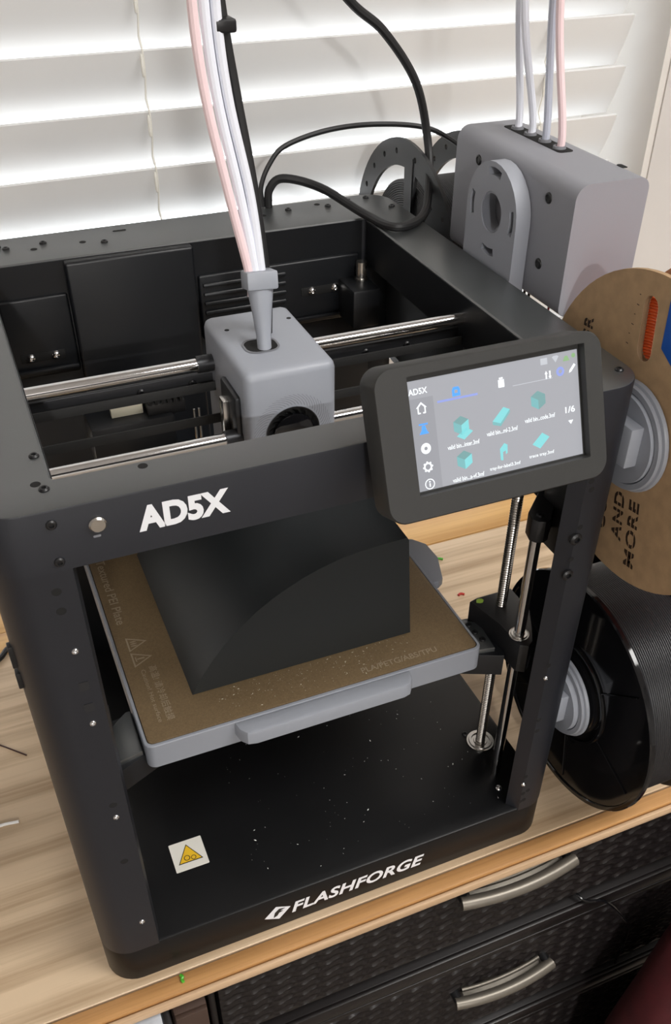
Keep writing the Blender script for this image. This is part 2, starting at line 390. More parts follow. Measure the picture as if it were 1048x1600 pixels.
# horizontal blind: every slat is a piece of its own
blind = thing('window_blind', 'white horizontal slat blind, tilted almost shut, covering the window behind the printer', 'blind', (-0.05, wy(-0.05, 0.478), 0.03))
SX0, SX1 = -0.775, 0.684; PITCH = 0.0445; TILT = R(23)
prof = []
for i in range(9):
    t = -1 + 2 * i / 8; prof.append((t * 0.025, 0.0014 * (1 - t * t) + 0.0014))
outline = prof + [(p[0], p[1] - 0.0028) for p in prof[::-1]]
zc = 0.4634 - 0.0226 + 0.0035
bm = NB(); A = []; B = []
for (s, n) in outline:      # s along the slat (up positive), n thickness towards the room
    y = -s * math.sin(TILT) - n * math.cos(TILT); z = s * math.cos(TILT) - n * math.sin(TILT)
    A.append(bm.verts.new((SX0, y + YAW * (SX0 - 0.2), z))); B.append(bm.verts.new((SX1, y + YAW * (SX1 - 0.2), z)))
for i in range(len(A)): bm.faces.new((A[i], A[(i + 1) % len(A)], B[(i + 1) % len(A)], B[i]))
bm.faces.new(A); bm.faces.new(B[::-1])
SLAT = meshof(bm, 'slat', 'blind_white', 50)
k = int((zc - 0.10) / PITCH)
zlist = [zc + (i - k) * PITCH for i in range(k + 13)]
for z in zlist: inst('slat', SLAT, blind, (0, 0.474, z))
finish(yawbox(NB(), (SX0, .463, zlist[0] - PITCH * 1.02 - .008), (SX1, .487, zlist[0] - PITCH * 1.02 + .008), .003), 'bottom_rail', 'blind_white', blind)
finish(yawbox(NB(), (SX0, .450, zlist[-1] + .03), (SX1, .50, zlist[-1] + .075), .003), 'head_rail', 'blind_white', blind)
CORD = meshof(lathe(NB(), [(0, -.0085), (.0010, -.0078), (.0013, -.004), (.0013, .005), (.0008, .0082), (0, .0088)], 8, (0, 0, 0)), 'cord_glint', 'cord_white', 80)  # white beads added for bright dashes where the cords catch light
for x in (-0.42, 0.197, 0.588):
    bm = NB(); pts = []
    for j, z in enumerate(zlist[:-1]):
        yf = wy(x, 0.474) - 0.0245 * math.sin(TILT) - 0.004
        pts += [(x, yf, z + 0.0235), (x + 0.0006, yf + 0.003, z + 0.004), (x - 0.0004, yf + 0.006, z - 0.012)]
    tube(bm, sorted(pts, key=lambda p: p[2]), 0.0008, 6, 2); finish(bm, 'ladder_cord', 'cord_white', blind)
    for z in zlist[2:-1]:
        yf = wy(x, 0.474) - 0.0245 * math.sin(TILT) - 0.0050
        inst('cord_glint', CORD, blind, (x - .0012, yf + .0015, z + .0125))
# ceiling lamps behind and beside the photographer
for i, (p, sx, sy, pw, col) in enumerate(LAMPS):
    lt = thing('ceiling_lamp', ['small square white ceiling lamp at the far side of the room', 'rectangular white ceiling lamp to the right above the bench'][i], 'lamp', (p[0], p[1], p[2] - 0.01), 'ceiling lamps')
    bm = NB(); z0, z1 = p[2] - 0.02, RZ1
    for lo, hi in (((-sx / 2 - .03, -sy / 2 - .03), (sx / 2 + .03, -sy / 2)), ((-sx / 2 - .03, sy / 2), (sx / 2 + .03, sy / 2 + .03)), ((-sx / 2 - .03, -sy / 2), (-sx / 2, sy / 2)), ((sx / 2, -sy / 2), (sx / 2 + .03, sy / 2))):
        box(bm, (p[0] + lo[0], p[1] + lo[1], z0), (p[0] + hi[0], p[1] + hi[1], z1), .003)
    finish(bm, 'frame', 'lamp_metal', lt)
    mkbox('diffuser', 'lamp_diffuser', lt, (p[0] - sx / 2, p[1] - sy / 2, p[2] + .005), (p[0] + sx / 2, p[1] + sy / 2, p[2] + .015), smooth=False)
    ld = bpy.data.lights.new('lamp_light', 'AREA'); ld.shape = 'RECTANGLE'; ld.size = sx; ld.size_y = sy; ld.energy = pw; ld.color = col
    lo_ = bpy.data.objects.new('lamp_light', ld); C.objects.link(lo_); lo_.parent = lt; lo_.location = (0, 0, 0.002)

# ================================================================ bench
bench = thing('workbench', 'pale plywood workbench top with an orange pine front strip carrying the printer', 'workbench', (0.3, 0.2, -T))
mkbox('tabletop', 'plywood', bench, (-0.75, -0.0065, -0.010), (1.15, 0.384, 0), 0.0006, 1)
mkbox('front_strip', 'pine_strip', bench, (-0.75, -0.0210, -0.010), (1.15, -0.0076, -0.0004), 0.0012)
mkbox('front_edge', 'pine_edge', bench, (-0.75, -0.0255, -0.0112), (1.15, -0.0219, -0.0026), 0.0012)
finish(prism(NB(), [(-0.75, .3848), (1.10, .3848), (1.10, wy(1.10, .4240)), (-0.75, wy(-.75, .4240))], -.010, .0012, bev=.0006), 'rear_board', 'pine_board', bench)
struct(finish(yawbox(NB(), (WX0 + .009, WY0 - .0005, -0.003), (WX1 - .009, .545, 0.0012), .0006), 'trim_3', 'pine_board', None))
for x, y in ((-0.70, 0.03), (1.08, 0.03), (-0.70, 0.36), (1.08, 0.36)):
    mkbox('leg', 'pine_board', bench, (x, y, -T), (x + .05, y + .05, -0.010), 0.003)

# ================================================================ printer
P = thing('printer', 'black open-frame desktop 3D printer with grey print head, standing on the plywood bench', 'printer', (W / 2, D / 2, 0))
# base
bm = prism(NB(), rrect(0, W, 0, D, 0.022, 8), 0.0, BZ, bev=0.0022)
base = finish(bm, 'base', 'floor_black', P)
text('brand_lettering', 'FLASHFORGE', frame((0.1375, -0.0001, 0.0118), (1, 0, 0), (0, 0, 1)), 0.1115, 0.0135, 'ink_white', base, shear=0.25, off=0.03, label='white italic FLASHFORGE lettering', spacing=1.06)
bm = NB(); F = frame((0.1262, -0.0001, 0.0192), (1, 0, 0), (0, 0, 1))
poly(bm, [(-0.0105, -0.0025), (-0.001, 0.0086), (0.0105, 0.0025), (0.001, -0.0090)], F)
lg = finish(bm, 'brand_emblem', 'ink_white', base, smooth=False, label='white slanted diamond emblem')
bm = NB()
poly(bm, [(-0.0035, -0.0050), (-0.0022, 0.0012), (0.0012, 0.0048), (0.0062, 0.0034), (0.0022, 0.0020), (0.0045, 0.0006), (0.0012, -0.0004), (-0.0004, -0.0035)], F, 0.0004)
finish(bm, 'emblem_mark', 'ink_black', base, smooth=False)
# warning sticker on the base floor
F = frame((0.0764, 0.0611, BZ), (1, 0, 0), (0, 1, 0))
stk = finish(prism(NB(), rrect(-0.0128, 0.0128, -0.0130, 0.0130, 0.0006, 2), 0, 0.0003, F), 'warning_sticker', 'sticker_white', P, smooth=False, label='white square sticker with yellow gear warning triangle')
tri = lambda s, dy=0: [(-s * 0.98, -s * 0.62 + dy), (s * 0.98, -s * 0.62 + dy), (0, s * 1.05 + dy)]
finish(poly(NB(), tri(0.0098, -0.001), F, 0.0004), 'triangle_border', 'ink_black', stk, smooth=False)
finish(poly(NB(), tri(0.0086, -0.001), F, 0.0005), 'triangle', 'sticker_yellow', stk, smooth=False)
bm = NB()
ringpoly(bm, circle(-0.0021, -0.0030, 0.0024, 20), circle(-0.0021, -0.0030, 0.0018, 20), F, 0.0006)
ringpoly(bm, circle(0.0028, -0.0041, 0.0020, 20), circle(0.0028, -0.0041, 0.0015, 20), F, 0.0006)
finish(bm, 'gear_symbol', 'ink_black', stk, smooth=False)
# top ring
BR, BL, BF, BB, HB = 0.0380, 0.0376, 0.0242, 0.0540, 0.0348
bm = NB()
def ring(o, h): return [bm.verts.new((p[0], p[1], h)) for p in o]
NR = 8
oo = rrect(0, W, 0, D, 0.021, NR); oi = rrect(0.0012, W - .0012, .0012, D - .0012, .0198, NR); om = rrect(0.0004, W - .0004, .0004, D - .0004, .0206, NR)
ii = rrect(BL, W - BR, BF, D - BB, 0.003, NR); i2 = rrect(BL + .001, W - BR - .001, BF + .001, D - BB - .001, 0.003, NR)
rows = [ring(oo, H - HB), ring(oo, H - .0014), ring(om, H - .0004), ring(oi, H), ring(ii, H), ring(i2, H - .001), ring(i2, H - HB)]
for A, B in zip(rows, rows[1:] + rows[:1]):
    for i in range(len(A)): bm.faces.new((A[i], A[(i + 1) % len(A)], B[(i + 1) % len(A)], B[i]))
top = finish(bm, 'top_frame', 'frame_black_sheen', P)
top.data.materials.append(MATS['frame_black_side'])
for f_ in top.data.polygons:
    if abs(f_.normal.z) < 0.5: f_.material_index = 1  # upright faces take the darker copy, without the painted sheen
text('model_lettering', 'AD5X', frame((0.0716, -0.0001, 0.3915), (1, 0, 0), (0, 0, 1)), 0.0452, 0.0145, 'ink_white', top, off=0.05, label='white AD5X lettering')
for (x, y) in ((.0341, .0485), (.0342, .0175), (.0125, .0235), (.0829, .3411), (.1248, .3275), (.0565, .3385), (.0512, .344), (.2743, .3458), (.3072, .3431), (.3441, .3513), (.3553, .3245), (.3544, .0178), (.262, .3575)):
    inst('screw', SCREW_S, top, (x, y, H))
for (x, y) in ((.0311, .0234), (.0809, .0203), (.075, .331), (.2365, .3475), (.2515, .3400), (.3005, .350), (.110, .333)): inst('screw_hole', HOLE, top, (x, y, H))
for (x, y) in ((.140, .3475), (.2342, .3520), (.326, .353)): inst('slot', SLOT, top, (x, y, H))
bm = lathe(NB(), [(0, 0.0022), (0.0034, 0.0022), (0.0042, 0.0014), (0.0042, 0)], 24, (0, 0, 0)); me = meshof(bm, 'power_button', 'steel')
b_ = inst('power_button', me, top, (.0532, 0, .4018), FR); b_['label'] = 'round brushed steel button'
inst('indicator', meshof(prism(NB(), rrect(-.0018, .0018, -.0006, .0006, .0005, 3), 0, .0003), 'indicator', 'grey_dark'), top, (.0520, 0, .3950), FR)
for x, z in ((.0331, .4066), (.0329, .3851)): inst('screw', SCREW_S, top, (x, 0, z), FR)
for lo, hi in (((W - BR - .0016, BF + .004, H - HB + .0005), (W - BR - .0013, D - BB - .004, H - .0012)), ((BL + .0013, BF + .004, H - HB + .0005), (BL + .0016, D - BB - .004, H - .0012)), ((BL + .004, D - BB - .0016, H - HB + .0005), (W - BR - .004, D - BB - .0013, H - .0012))):
    mkbox('inner_shade_sheet', 'inner_black', P, lo, hi, smooth=False)  # thin dark sheets added to put shade on the ring's inner faces
# corner posts (folded sheet)
def post(name, pts, z0, z1, m='fascia_black'): return finish(prism(NB(), pts, z0, z1), name, m, P)
arcL = [(0.021 - 0.021 * math.cos(R(a)), 0.021 - 0.021 * math.sin(R(a))) for a in range(0, 91, 10)]
arcLi = [(0.021 - 0.0193 * math.cos(R(a)), 0.021 - 0.0193 * math.sin(R(a))) for a in range(90, -1, -10)]
pL = [(0, 0.040)] + arcL + [(0.0380, 0), (0.0400, 0.010), (0.0385, 0.010), (0.0368, 0.0017)] + arcLi + [(0.0017, 0.040)]
postL = post('front_left_post', pL, BZ - .002, H - HB)
pR = [(W - x, y) for x, y in [(0, 0.040)] + arcL + [(0.0300, 0), (0.0370, 0.0085), (0.0358, 0.0095), (0.0290, 0.0017)] + arcLi + [(0.0017, 0.040)]][::-1]
postR = post('front_right_post', pR, BZ - .002, H - HB)
mkbox('rear_left_post', 'inner_black', P, (.002, D - .034, BZ - .002), (.040, D - .002, H - HB), .002)
mkbox('rear_right_post', 'inner_black', P, (W - .032, D - .034, BZ - .002), (W - .002, D - .002, H - HB), .002)
for z in (.3681, .3557, .1433): inst('screw_hole', HOLE, postL, (.0283, 0, z), FR)
for z in (.3278, .2734, .1888, .0705): inst('steel_screw', SHINY, postL, (.0300, 0, z), FR, 0.62)
bm = NB()
sq = meshof(prism(NB(), rrect(-.0026, .0026, -.0030, .0030, .0006, 2), 0, .0004), 'square_hole', 'dark_steel')
for z in (.3026, .2862): inst('square_hole', sq, postL, (.0302, 0, z), FR)
for z in (.2007,): inst('screw_hole', HOLE, postL, (.0300, 0, z), FR)
for x, z in ((.3363, .3543), (.3376, .3480), (.335, .3208), (.3333, .2963), (.3332, .2019), (.3349, .1449), (.3353, .1327), (.3336, .0793), (.3346, .0579), (.3386, .0600), (.3331, .0479), (.3365, .0490)):
    inst('screw_hole', HOLE, postR, (x, 0, z), FR, 0.8)
for x, z, s in ((.3334, .3124, 1.25), (.3328, .2839, 1.15)): inst('screw', SCREW, postR, (x, 0, z), FR, s)
for z in (.1894, .0704): inst('steel_screw', SHINY, postR, (.3330, 0, z), FR, 0.6)
# side skirts, back panel
mkbox('side_skirt', 'inner_black', P, (W - .0085, .040, .292), (W - .0065, D - .034, H - HB), .0004)
mkbox('side_skirt', 'inner_black', P, (.0065, .040, .292), (.0085, D - .034, H - HB), .0004)
backp = mkbox('back_panel', 'inner_black', P, (.040, .3085, BZ - .002), (W - .0325, .3115, H - HB + .02), .0004)
bulge = finish(box(NB(), (.0905, .2985, .200), (.1835, .3085, H - .0012), .0022, 3), 'rear_cover', 'inner_black', P)
pl = mkbox('rear_plate', 'inner_black', P, (.041, .3030, .330), (.0895, .3085, .3903), .0018, 3)
mkbox('lip', 'inner_black', pl, (.043, .2995, .334), (.0885, .3030, .3375), .0012)
slotr = mkbox('screw_track', 'hole_black', pl, (.048, .3026, .3425), (.080, .3032, .3495), .0003)
for x in (.0554, .0733): inst('steel_screw', SHINY, pl, (x, .3024, .346), FR)
pr = mkbox('rear_plate', 'inner_black', P, (.1860, .3030, .337), (.318, .3085, .3890), .0018, 3)
mkbox('lip', 'inner_black', pr, (.190, .2995, .3405), (.318, .3030, .344), .0012)
mkbox('screw_track', 'hole_black', pr, (.268, .3026, .3605), (.306, .3032, .3675), .0003)
for x in (.277, .2965): inst('steel_screw', SHINY, pr, (x, .3024, .364), FR)
LOUV = meshof(box(NB(), (-.033, -.0028, -.0012), (.033, .0, .0016), .0008), 'louver', 'inner_black')
for i in range(5): inst('louver', LOUV, pr, (.222, .3032, .3520 + .0072 * i), (R(-18), 0, 0))
# back pulley shaft and rear belt clamp seen in the right rear corner
bm = cyl(NB(), (.3155, .293, .372), (.3155, .293, .386), .0042, 14); cyl(bm, (.3155, .293, .3715), (.3155, .293, .373), .0055, 14); finish(bm, 'pulley', 'steel', P)
mkbox('pulley_block', 'inner_black', P, (.300, .272, .340), (.3235, .305, .3712), .002)
mkbox('rear_bracket', 'dark_steel', P, (.270, .262, .334), (.310, .270, .338), .001)
# Y rods
finish(cyl(NB(), (.337, .030, .372), (.337, .305, .372), .0026, 14), 'guide_rod', 'chrome', P)
finish(cyl(NB(), (.026, .030, .372), (.026, .305, .372), .0026, 14), 'guide_rod', 'chrome', P)
# X gantry
xr1 = finish(cyl(NB(), (.024, .1455, .398), (.339, .1455, .398), .0040, 20), 'gantry_rod', 'chrome', P)
xr2 = finish(cyl(NB(), (.024, .0925, .375), (.339, .0925, .375), .0040, 20), 'gantry_rod', 'chrome', P)
for s in (0, 1):
    x0, x1 = ((.016, .033), (.3285, .3495))[s]
    cb = mkbox('gantry_carriage', 'plastic_black', P, (x0, .080, .366), (x1, .150, .3905), .003)
    box_ = box(NB(), (x0, .138, .3885), (x1, .153, .4050), .003); finish(box_, 'rod_clamp', 'plastic_black', cb)
    finish(cyl(NB(), ((x0 + x1) / 2 - .004, .104, .3885), ((x0 + x1) / 2 - .004, .104, .4010), .0042, 14), 'pulley', 'steel', cb)
    finish(cyl(NB(), ((x0 + x1) / 2 + .004, .1455, .398), ((x0 + x1) / 2 + .0105, .1455, .398), .0030, 12), 'rod_end', 'chrome', cb)
gb = mkbox('gantry_beam', 'dark_steel', P, (.034, .1480, .3790), (.328, .1510, .3905), .0006)
for x in (.106, .138, .255, .285): inst('screw', SCREW_S, gb, (x, .1480, .3848), FR)
mkbox('drive_belt', 'belt_black', P, (.034, .1425, .3805), (.328, .1437, .3865), .0002)
mkbox('drive_belt', 'belt_black', P, (.034, .1215, .3700), (.328, .1227, .3760), .0002)
TOOTH = meshof(box(NB(), (-.0006, -.0006, -.003), (.0006, 0, .003)), 'tooth', 'belt_black')
# wiring block low behind the gantry
wb = mkbox('driver_board', 'inner_black', P, (.080, .225, .290), (.140, .262, .322), .002)
mkbox('connector', 'cream_plastic', wb, (.097, .236, .322), (.120, .2415, .3300), .0006)
mkbox('heat_sink', 'plastic_black', wb, (.122, .230, .320), (.150, .250, .330), .001)
for i in range(6): mkbox('pin', 'plastic_black', wb, (.1235 + .0045 * i, .229, .330), (.1255 + .0045 * i, .251, .333))
mkbox('cover', 'grey_dark', wb, (.090, .165, .300), (.132, .200, .304), .001)
for dx in (0, .0035): finish(cyl(NB(), (.1500 + dx, .205, .27), (.1500 + dx, .205, .335), .0009, 8), 'wire', 'steel', wb)
# print head
HX0, HX1, HY0, HY1, HZ0, HZ1 = .1512, .2062, .0790, .1630, .3300, .4200
bm = box(NB(), (HX0, HY0, HZ0), (HX1, HY1, HZ1), .0052, 4)
head = finish(bm, 'print_head', 'grey_plastic', P, label='light grey print head cover with round fan')
# side carriage plate of the head
mkbox('side_plate', 'dark_steel', head, (HX0 - .0035, HY0 + .010, .345), (HX0 + .001, HY0 + .040, .4020), .002)
mkbox('side_rail', 'steel', head, (HX0 - .0075, HY0 + .022, .345), (HX0 - .0030, HY0 + .030, .3950), .001)
finish(cyl(NB(), (HX0 - .010, .1455, .398), (HX0 + .002, .1455, .398), .0052, 18), 'rod_bushing', 'dark_steel', head)
finish(cyl(NB(), (HX0 - .010, .0925, .375), (HX0 + .002, .0925, .375), .0052, 18), 'rod_bushing', 'dark_steel', head)
FC = (.1785, HY0, .3800); FF = frame(FC, (1, 0, 0), (0, 0, 1))
fan = finish(lathe(NB(), [(.0152, .0005), (.0160, .0002), (.0160, .0012), (.0152, .0016), (.0142, .0006)], 40, (0, 0, 0)).__class__ and prism(NB(), circle(0, 0, .0158, 40), .0001, .0006, FF), 'cooling_fan', 'hole_black', head, label='round black cooling fan')
bm = NB()
hubp = [(0, .0038), (.0112, .0036), (.0124, .0028), (.0126, .0006)]
for q in range(1): pass
b2 = lathe(NB(), hubp, 32, (0, 0, 0)); bmesh.ops.transform(b2, matrix=FF, verts=b2.verts); finish(b2, 'fan_hub', 'gloss_black', fan)
for q in range(19):
    a = 2 * math.pi * q / 19; b2 = NB()
    vs = []
    for rr, da in ((.0122, 0), (.0152, .20)):
        for hh, dd in ((.0008, .10), (.0026, -.10)): vs.append(b2.verts.new(FF @ Vector((rr * math.cos(a + da + dd), rr * math.sin(a + da + dd), hh))))
    b2.faces.new((vs[0], vs[1], vs[3], vs[2])); bmesh.ops.solidify(b2, geom=b2.faces[:], thickness=.0004)
    finish(b2, 'fan_blade', 'plastic_black', fan, smooth=False)
bm = NB()
ringpoly(bm, circle(0, 0, .0163, 40), circle(0, 0, .0156, 40), FF, .0009); finish(bm, 'fan_rim', 'plastic_black', fan)
bm = NB()
for q in range(56):
    a = 2 * math.pi * q / 56; pts = []
    for j in range(5):
        rr = .0172 + .0064 * j / 4; aa = a + .42 * (j / 4) ** 1.3; wd_ = .00022
        pts.append(((rr * math.cos(aa)), rr * math.sin(aa), aa))
    l = [(x - wd_ * math.sin(t), y + wd_ * math.cos(t)) for x, y, t in pts] + [(x + wd_ * math.sin(t), y - wd_ * math.cos(t)) for x, y, t in pts[::-1]]
    poly(bm, l, FF, .00006)
finish(bm, 'swirl_grooves', 'grey_dark', head, smooth=False, label='fine swirl of grooves around the fan')
# cable opening on top
HT = frame((.1715, .1105, HZ1), (1, 0, 0), (0, 1, 0))
finish(prism(NB(), rrect(-.0088, .0098, -.0068, .0095, .006, 5), 0, .00025, HT), 'tube_opening', 'hole_black', head)
bm = ringpoly(NB(), rrect(-.0100, .0110, -.0080, .0107, .007, 5), rrect(-.0088, .0098, -.0068, .0095, .006, 5), HT, .0005); finish(bm, 'opening_rim', 'grey_dark', head)
for x, y in ((.1600, .1390), (.2000, .1415)): inst('pinhole', HOLE, head, (x, y, HZ1), scale=.6)
# sleeve that carries the tubes into the head
SB, ST = Vector((.1730, .1080, .4185)), Vector((.1752, .1180, .4575))
def sect(c, a, b, n=16): return [c + Vector((a * math.cos(2 * math.pi * i / n), 0, 0)) + Vector((0, b * math.sin(2 * math.pi * i / n), 0)) for i in range(n)]
bm = NB(); rows = []
for t, a, b in ((0, .0040, .0040), (.2, .0042, .0042), (.55, .0058, .0050), (.85, .0076, .0058), (1.0, .0082, .0060)):
    rows.append([bm.verts.new(v) for v in sect(SB.lerp(ST, t), a, b)])
for A, B in zip(rows, rows[1:]):
    for i in range(16): bm.faces.new((A[i], A[(i + 1) % 16], B[(i + 1) % 16], B[i]))
bm.faces.new(rows[0][::-1]); bm.faces.new(rows[-1])
sl = finish(bm, 'tube_sleeve', 'grey_plastic', head, ang=60)
box_ = box(NB(), (-.0090, -.0068, -.0050), (.0090, .0068, .0050), .0012); bmesh.ops.transform(box_, matrix=Matrix.Translation(ST - (ST - SB).normalized() * .001) @ Matrix.Rotation(R(-13), 4, 'X') @ Matrix.Rotation(R(3), 4, 'Y'), verts=box_.verts)
finish(box_, 'sleeve_collar', 'grey_plastic', head)
# bed
ZB = .188
bm = NB(); oo = rrect(.0585, .3085, .0455, .2900, .0062, 5); ii = rrect(.0606, .3064, .0478, .2877, .0045, 5)
def ring2(o, h): return [bm.verts.new((p[0], p[1], h)) for p in o]
om = rrect(.0590, .3080, .0460, .2895, .0058, 5)
rows = [ring2(oo, ZB - .0205), ring2(oo, ZB - .0006), ring2(om, ZB), ring2(ii, ZB), ring2(ii, ZB - .004)]
for A, B in zip(rows, rows[1:]):
    for i in range(len(A)): bm.faces.new((A[i], A[(i + 1) % len(A)], B[(i + 1) % len(A)], B[i]))
bm.faces.new(rows[-1]); bm.faces.new(rows[0][::-1])
bed = finish(bm, 'bed_frame', 'grey_bed', P, label='light grey bed tray under the gold plate')
bm = prism(NB(), [(.1185, .0460), (.1200, .0385), (.1240, .0335), (.1300, .0322), (.2390, .0322), (.2440, .0335), (.2478, .0385), (.2492, .0460)], ZB - .0115, ZB - .0002, bev=.0022)
finish(bm, 'front_handle', 'grey_bed', bed)
bm = prism(NB(), [(.3070, .1330), (.3170, .1310), (.3222, .1345), (.3310, .1600), (.3300, .1800), (.3220, .1905), (.3070, .1960)], ZB - .013, ZB - .006, bev=.001)
finish(bm, 'side_tab', 'grey_bed', bed)
plate = finish(prism(NB(), rrect(.0612, .3058, .0484, .2871, .0040, 5), ZB - .003, ZB + .0002, bev=.0003), 'build_plate', 'pei_gold', P, label='gold textured spring steel build plate')
ZP = ZB + .0002
text('plate_lettering', 'Textured PEI Plate', frame((.0665, .252, ZP), (0, -1, 0), (1, 0, 0)), .082, .0068, 'pei_print', plate, off=0.01)
for yc in (.1460, .1290):
    F = frame((.0752, yc, ZP), (0, -1, 0), (1, 0, 0)); bm = NB()
    o3 = [(-.0078, -.0062), (.0078, -.0062), (0, .0082)]; i3 = [(-.0060, -.0051), (.0060, -.0051), (0, .0060)]
    ringpoly(bm, o3, i3, F, .0001)
    if yc > .14:
        for dx in (-.0022, 0, .0022): poly(bm, [(dx - .0004, -.0038), (dx + .0004, -.0038), (dx + .0008, -.0012), (dx + .0002, .0012), (dx - .0006, -.0012)], F, .0001)
    else:
        poly(bm, [(-.0022, -.0040), (.0022, -.0040), (.0026, -.0032), (-.0026, -.0032)], F, .0001); poly(bm, [(-.0006, -.0028), (.0006, -.0028), (.0008, .0024), (-.0008, .0024)], F, .0001)
    finish(bm, 'hot_surface_triangle', 'pei_print', plate, smooth=False)
text('plate_lettering', '高温! 请冷却后触摸', frame((.0778, .1185, ZP), (0, -1, 0), (1, 0, 0)), .0545, .0058, 'pei_print', plate)
text('plate_lettering', 'Caution! Hot surface', frame((.0722, .1170, ZP), (0, -1, 0), (1, 0, 0)), .0525, .0030, 'pei_print', plate)
text('plate_lettering', 'PLA/PETG/ABS/TPU', frame((.2165, .0545, ZP), (1, 0, 0), (0, 1, 0)), .0595, .0052, 'pei_print', plate, off=.01)
# Z drive, right side
def leadscrew(x, y):
    pr_ = []; z = BZ
    while z < .372: pr_ += [(.0033, z), (.0041, z + .0006), (.0041, z + .0011), (.0033, z + .0017)]; z += .0021
    pr_ = [(0, BZ)] + pr_ + [(0, z)]
    sc = finish(lathe(NB(), pr_, 12, (x, y, 0)), 'lead_screw', 'steel', P, ang=80)
    finish(lathe(NB(), [(.0042, BZ + .0002), (.0042, BZ + .0022), (.0058, BZ + .0022), (.0060, BZ + .0012), (.0078, BZ + .0012), (.0080, BZ + .0024), (.0098, BZ + .0024), (.0102, BZ + .0012), (.0118, BZ + .0012), (.0118, BZ)], 28, (x, y, 0)), 'bearing', 'steel', P)
    for dx, dy in ((-.0085, .0118), (.0085, -.0118)): inst('screw', SCREW_S, P, (x + dx, y + dy, BZ))
for mx_ in (0, 1):
    X = lambda x: W - x if mx_ else x
    leadscrew(X(.3393), .0739)
    finish(cyl(NB(), (X(.3345), .0403, BZ), (X(.3345), .0403, .301), .0040, 18), 'smooth_rod', 'chrome', P)
    pts = [(.3290, .0300), (.3345, .0265), (.3400, .0300), (.3470, .0420), (.3560, .060), (.3560, .088), (.3260, .0880), (.3190, .0860), (.3270, .0560)]
    bm = prism(NB(), [(X(a), b) for a, b in pts], .1700, .1965, bev=.001); zc_ = finish(bm, 'lift_carriage', 'plastic_black', P)
    finish(lathe(NB(), [(.0042, .1966), (.0042, .1978), (.0060, .1978), (.0062, .1970), (.0074, .1972), (.0076, .1964)], 28, (X(.3345), .0403, 0)), 'bushing', 'steel', zc_)
    bm = prism(NB(), [(X(a), b) for a, b in [(.2950, .0560), (.3260, .0420), (.3330, .0560), (.3230, .0890), (.2950, .0930)]], .1560, .1760, bev=.0008)
    finish(bm, 'bed_arm', 'inner_black', zc_)
    bm = prism(NB(), [(X(a), b) for a, b in [(.3060, .0520), (.3215, .0490), (.3240, .0770), (.3090, .0900), (.3060, .0900)]], .1760, .1800, bev=.0006)
    ap = finish(bm, 'arm_plate', 'frame_black_sheen', zc_)
    if not mx_:
        for a, b in ((.3150, .0780), (.3155, .0690), (.3170, .0600)): inst('screw', SCREW_S, ap, (a, b, .1800))
        finish(prism(NB(), [(.3262 + .0032 * math.cos(t * .7) * (1 + .25 * math.sin(3 * t)), .0835 + .0026 * math.sin(t * .7)) for t in range(9)], .1965, .1966), 'paint_mark', 'paint_lime', zc_, smooth=False, label='lime green paint blot')
    bm = prism(NB(), [(X(a), b) for a, b in [(.3278, .0385), (.3300, .0345), (.3345, .0325), (.3392, .0340), (.3440, .0400), (.3560, .0520), (.3560, .0700), (.3480, .0640), (.3300, .0470)]], .2860, .3030, bev=.001)
    zt = finish(bm, 'rod_holder', 'plastic_black', P)
    inst('screw', SCREW_S, zt, (X(.3345), .0403, .3030))
    box_ = box(NB(), (min(X(.3490), X(.3580)), .018, .268), (max(X(.3490), X(.3580)), .060, .330), .002); finish(box_, 'holder_bracket', 'plastic_black', P)
inst('steel_screw', SHINY, P, (.3290, .0245, BZ), (0, 0, 0), 0.9)
# ---------------------------------------------------------------- touch screen on the front bar
t = .3918; SN = Vector((0, -math.cos(t), math.sin(t))); SV = Vector((0, math.sin(t), math.cos(t))); SC = Vector((.2523, -.0195, .4240))
def SM(off): return frame(SC + SN * off, (1, 0, 0), SV)
bzo = rrect(-.0665, .0605, -.0405, .0355, .0098, 8)
bzi = rrect(-.0490, .0500, -.0285, .0300, .0006, 8)
bm = NB(); M4 = SM(.0045)
def sring(o, off): return [bm.verts.new(SM(off) @ Vector((p[0], p[1], 0))) for p in o]
bz2 = rrect(-.0658, .0598, -.0398, .0348, .0092, 8); bz3 = rrect(-.0615, .0555, -.0360, .0310, .0060, 8); bzk = rrect(-.0484, .0494, -.0279, .0294, .0006, 8)
rows = [sring(bz3, -.0165), sring(bzo, -.0125), sring(bzo, .0036), sring(bz2, .0045), sring(bzi, .0045), sring(bzk, -.0003)]
for A, B in zip(rows, rows[1:]):
    for i in range(len(A)): bm.faces.new((A[i], A[(i + 1) % len(A)], B[(i + 1) % len(A)], B[i]))
bm.faces.new(rows[0][::-1]); bm.faces.new(rows[-1])
scr = finish(bm, 'touch_screen', 'bezel_black', P, ang=40, label='tilted colour touch screen in a thick black bezel')
mkbox('screen_mount', 'plastic_black', P, (.212, -.0200, .3830), (.292, .0008, .4080), .002)
DW, DH = .0968, .0541
x0, y0 = -DW / 2, -DH / 2
def uv(px, py):            # 0..1 across, 0..1 down the display
    return (x0 + px * DW, -y0 - py * DH)
SD = SM(0)
finish(poly(NB(), [uv(0, 1), uv(1, 1), uv(1, 0), uv(0, 0)], SD, .0001), 'display', 'display_back', scr, smooth=False)
finish(poly(NB(), [uv(0, 1), uv(.145, 1), uv(.145, .16), uv(0, .16)], SD, .00015), 'side_bar', 'display_side', scr, smooth=False)
def ui(name, m, polys, rings=()):
    bm = NB()
    for p in polys: poly(bm, p, SD, .0003)
    for a, b in rings: ringpoly(bm, a, b, SD, .0003)
    return finish(bm, name, m, scr, smooth=False)
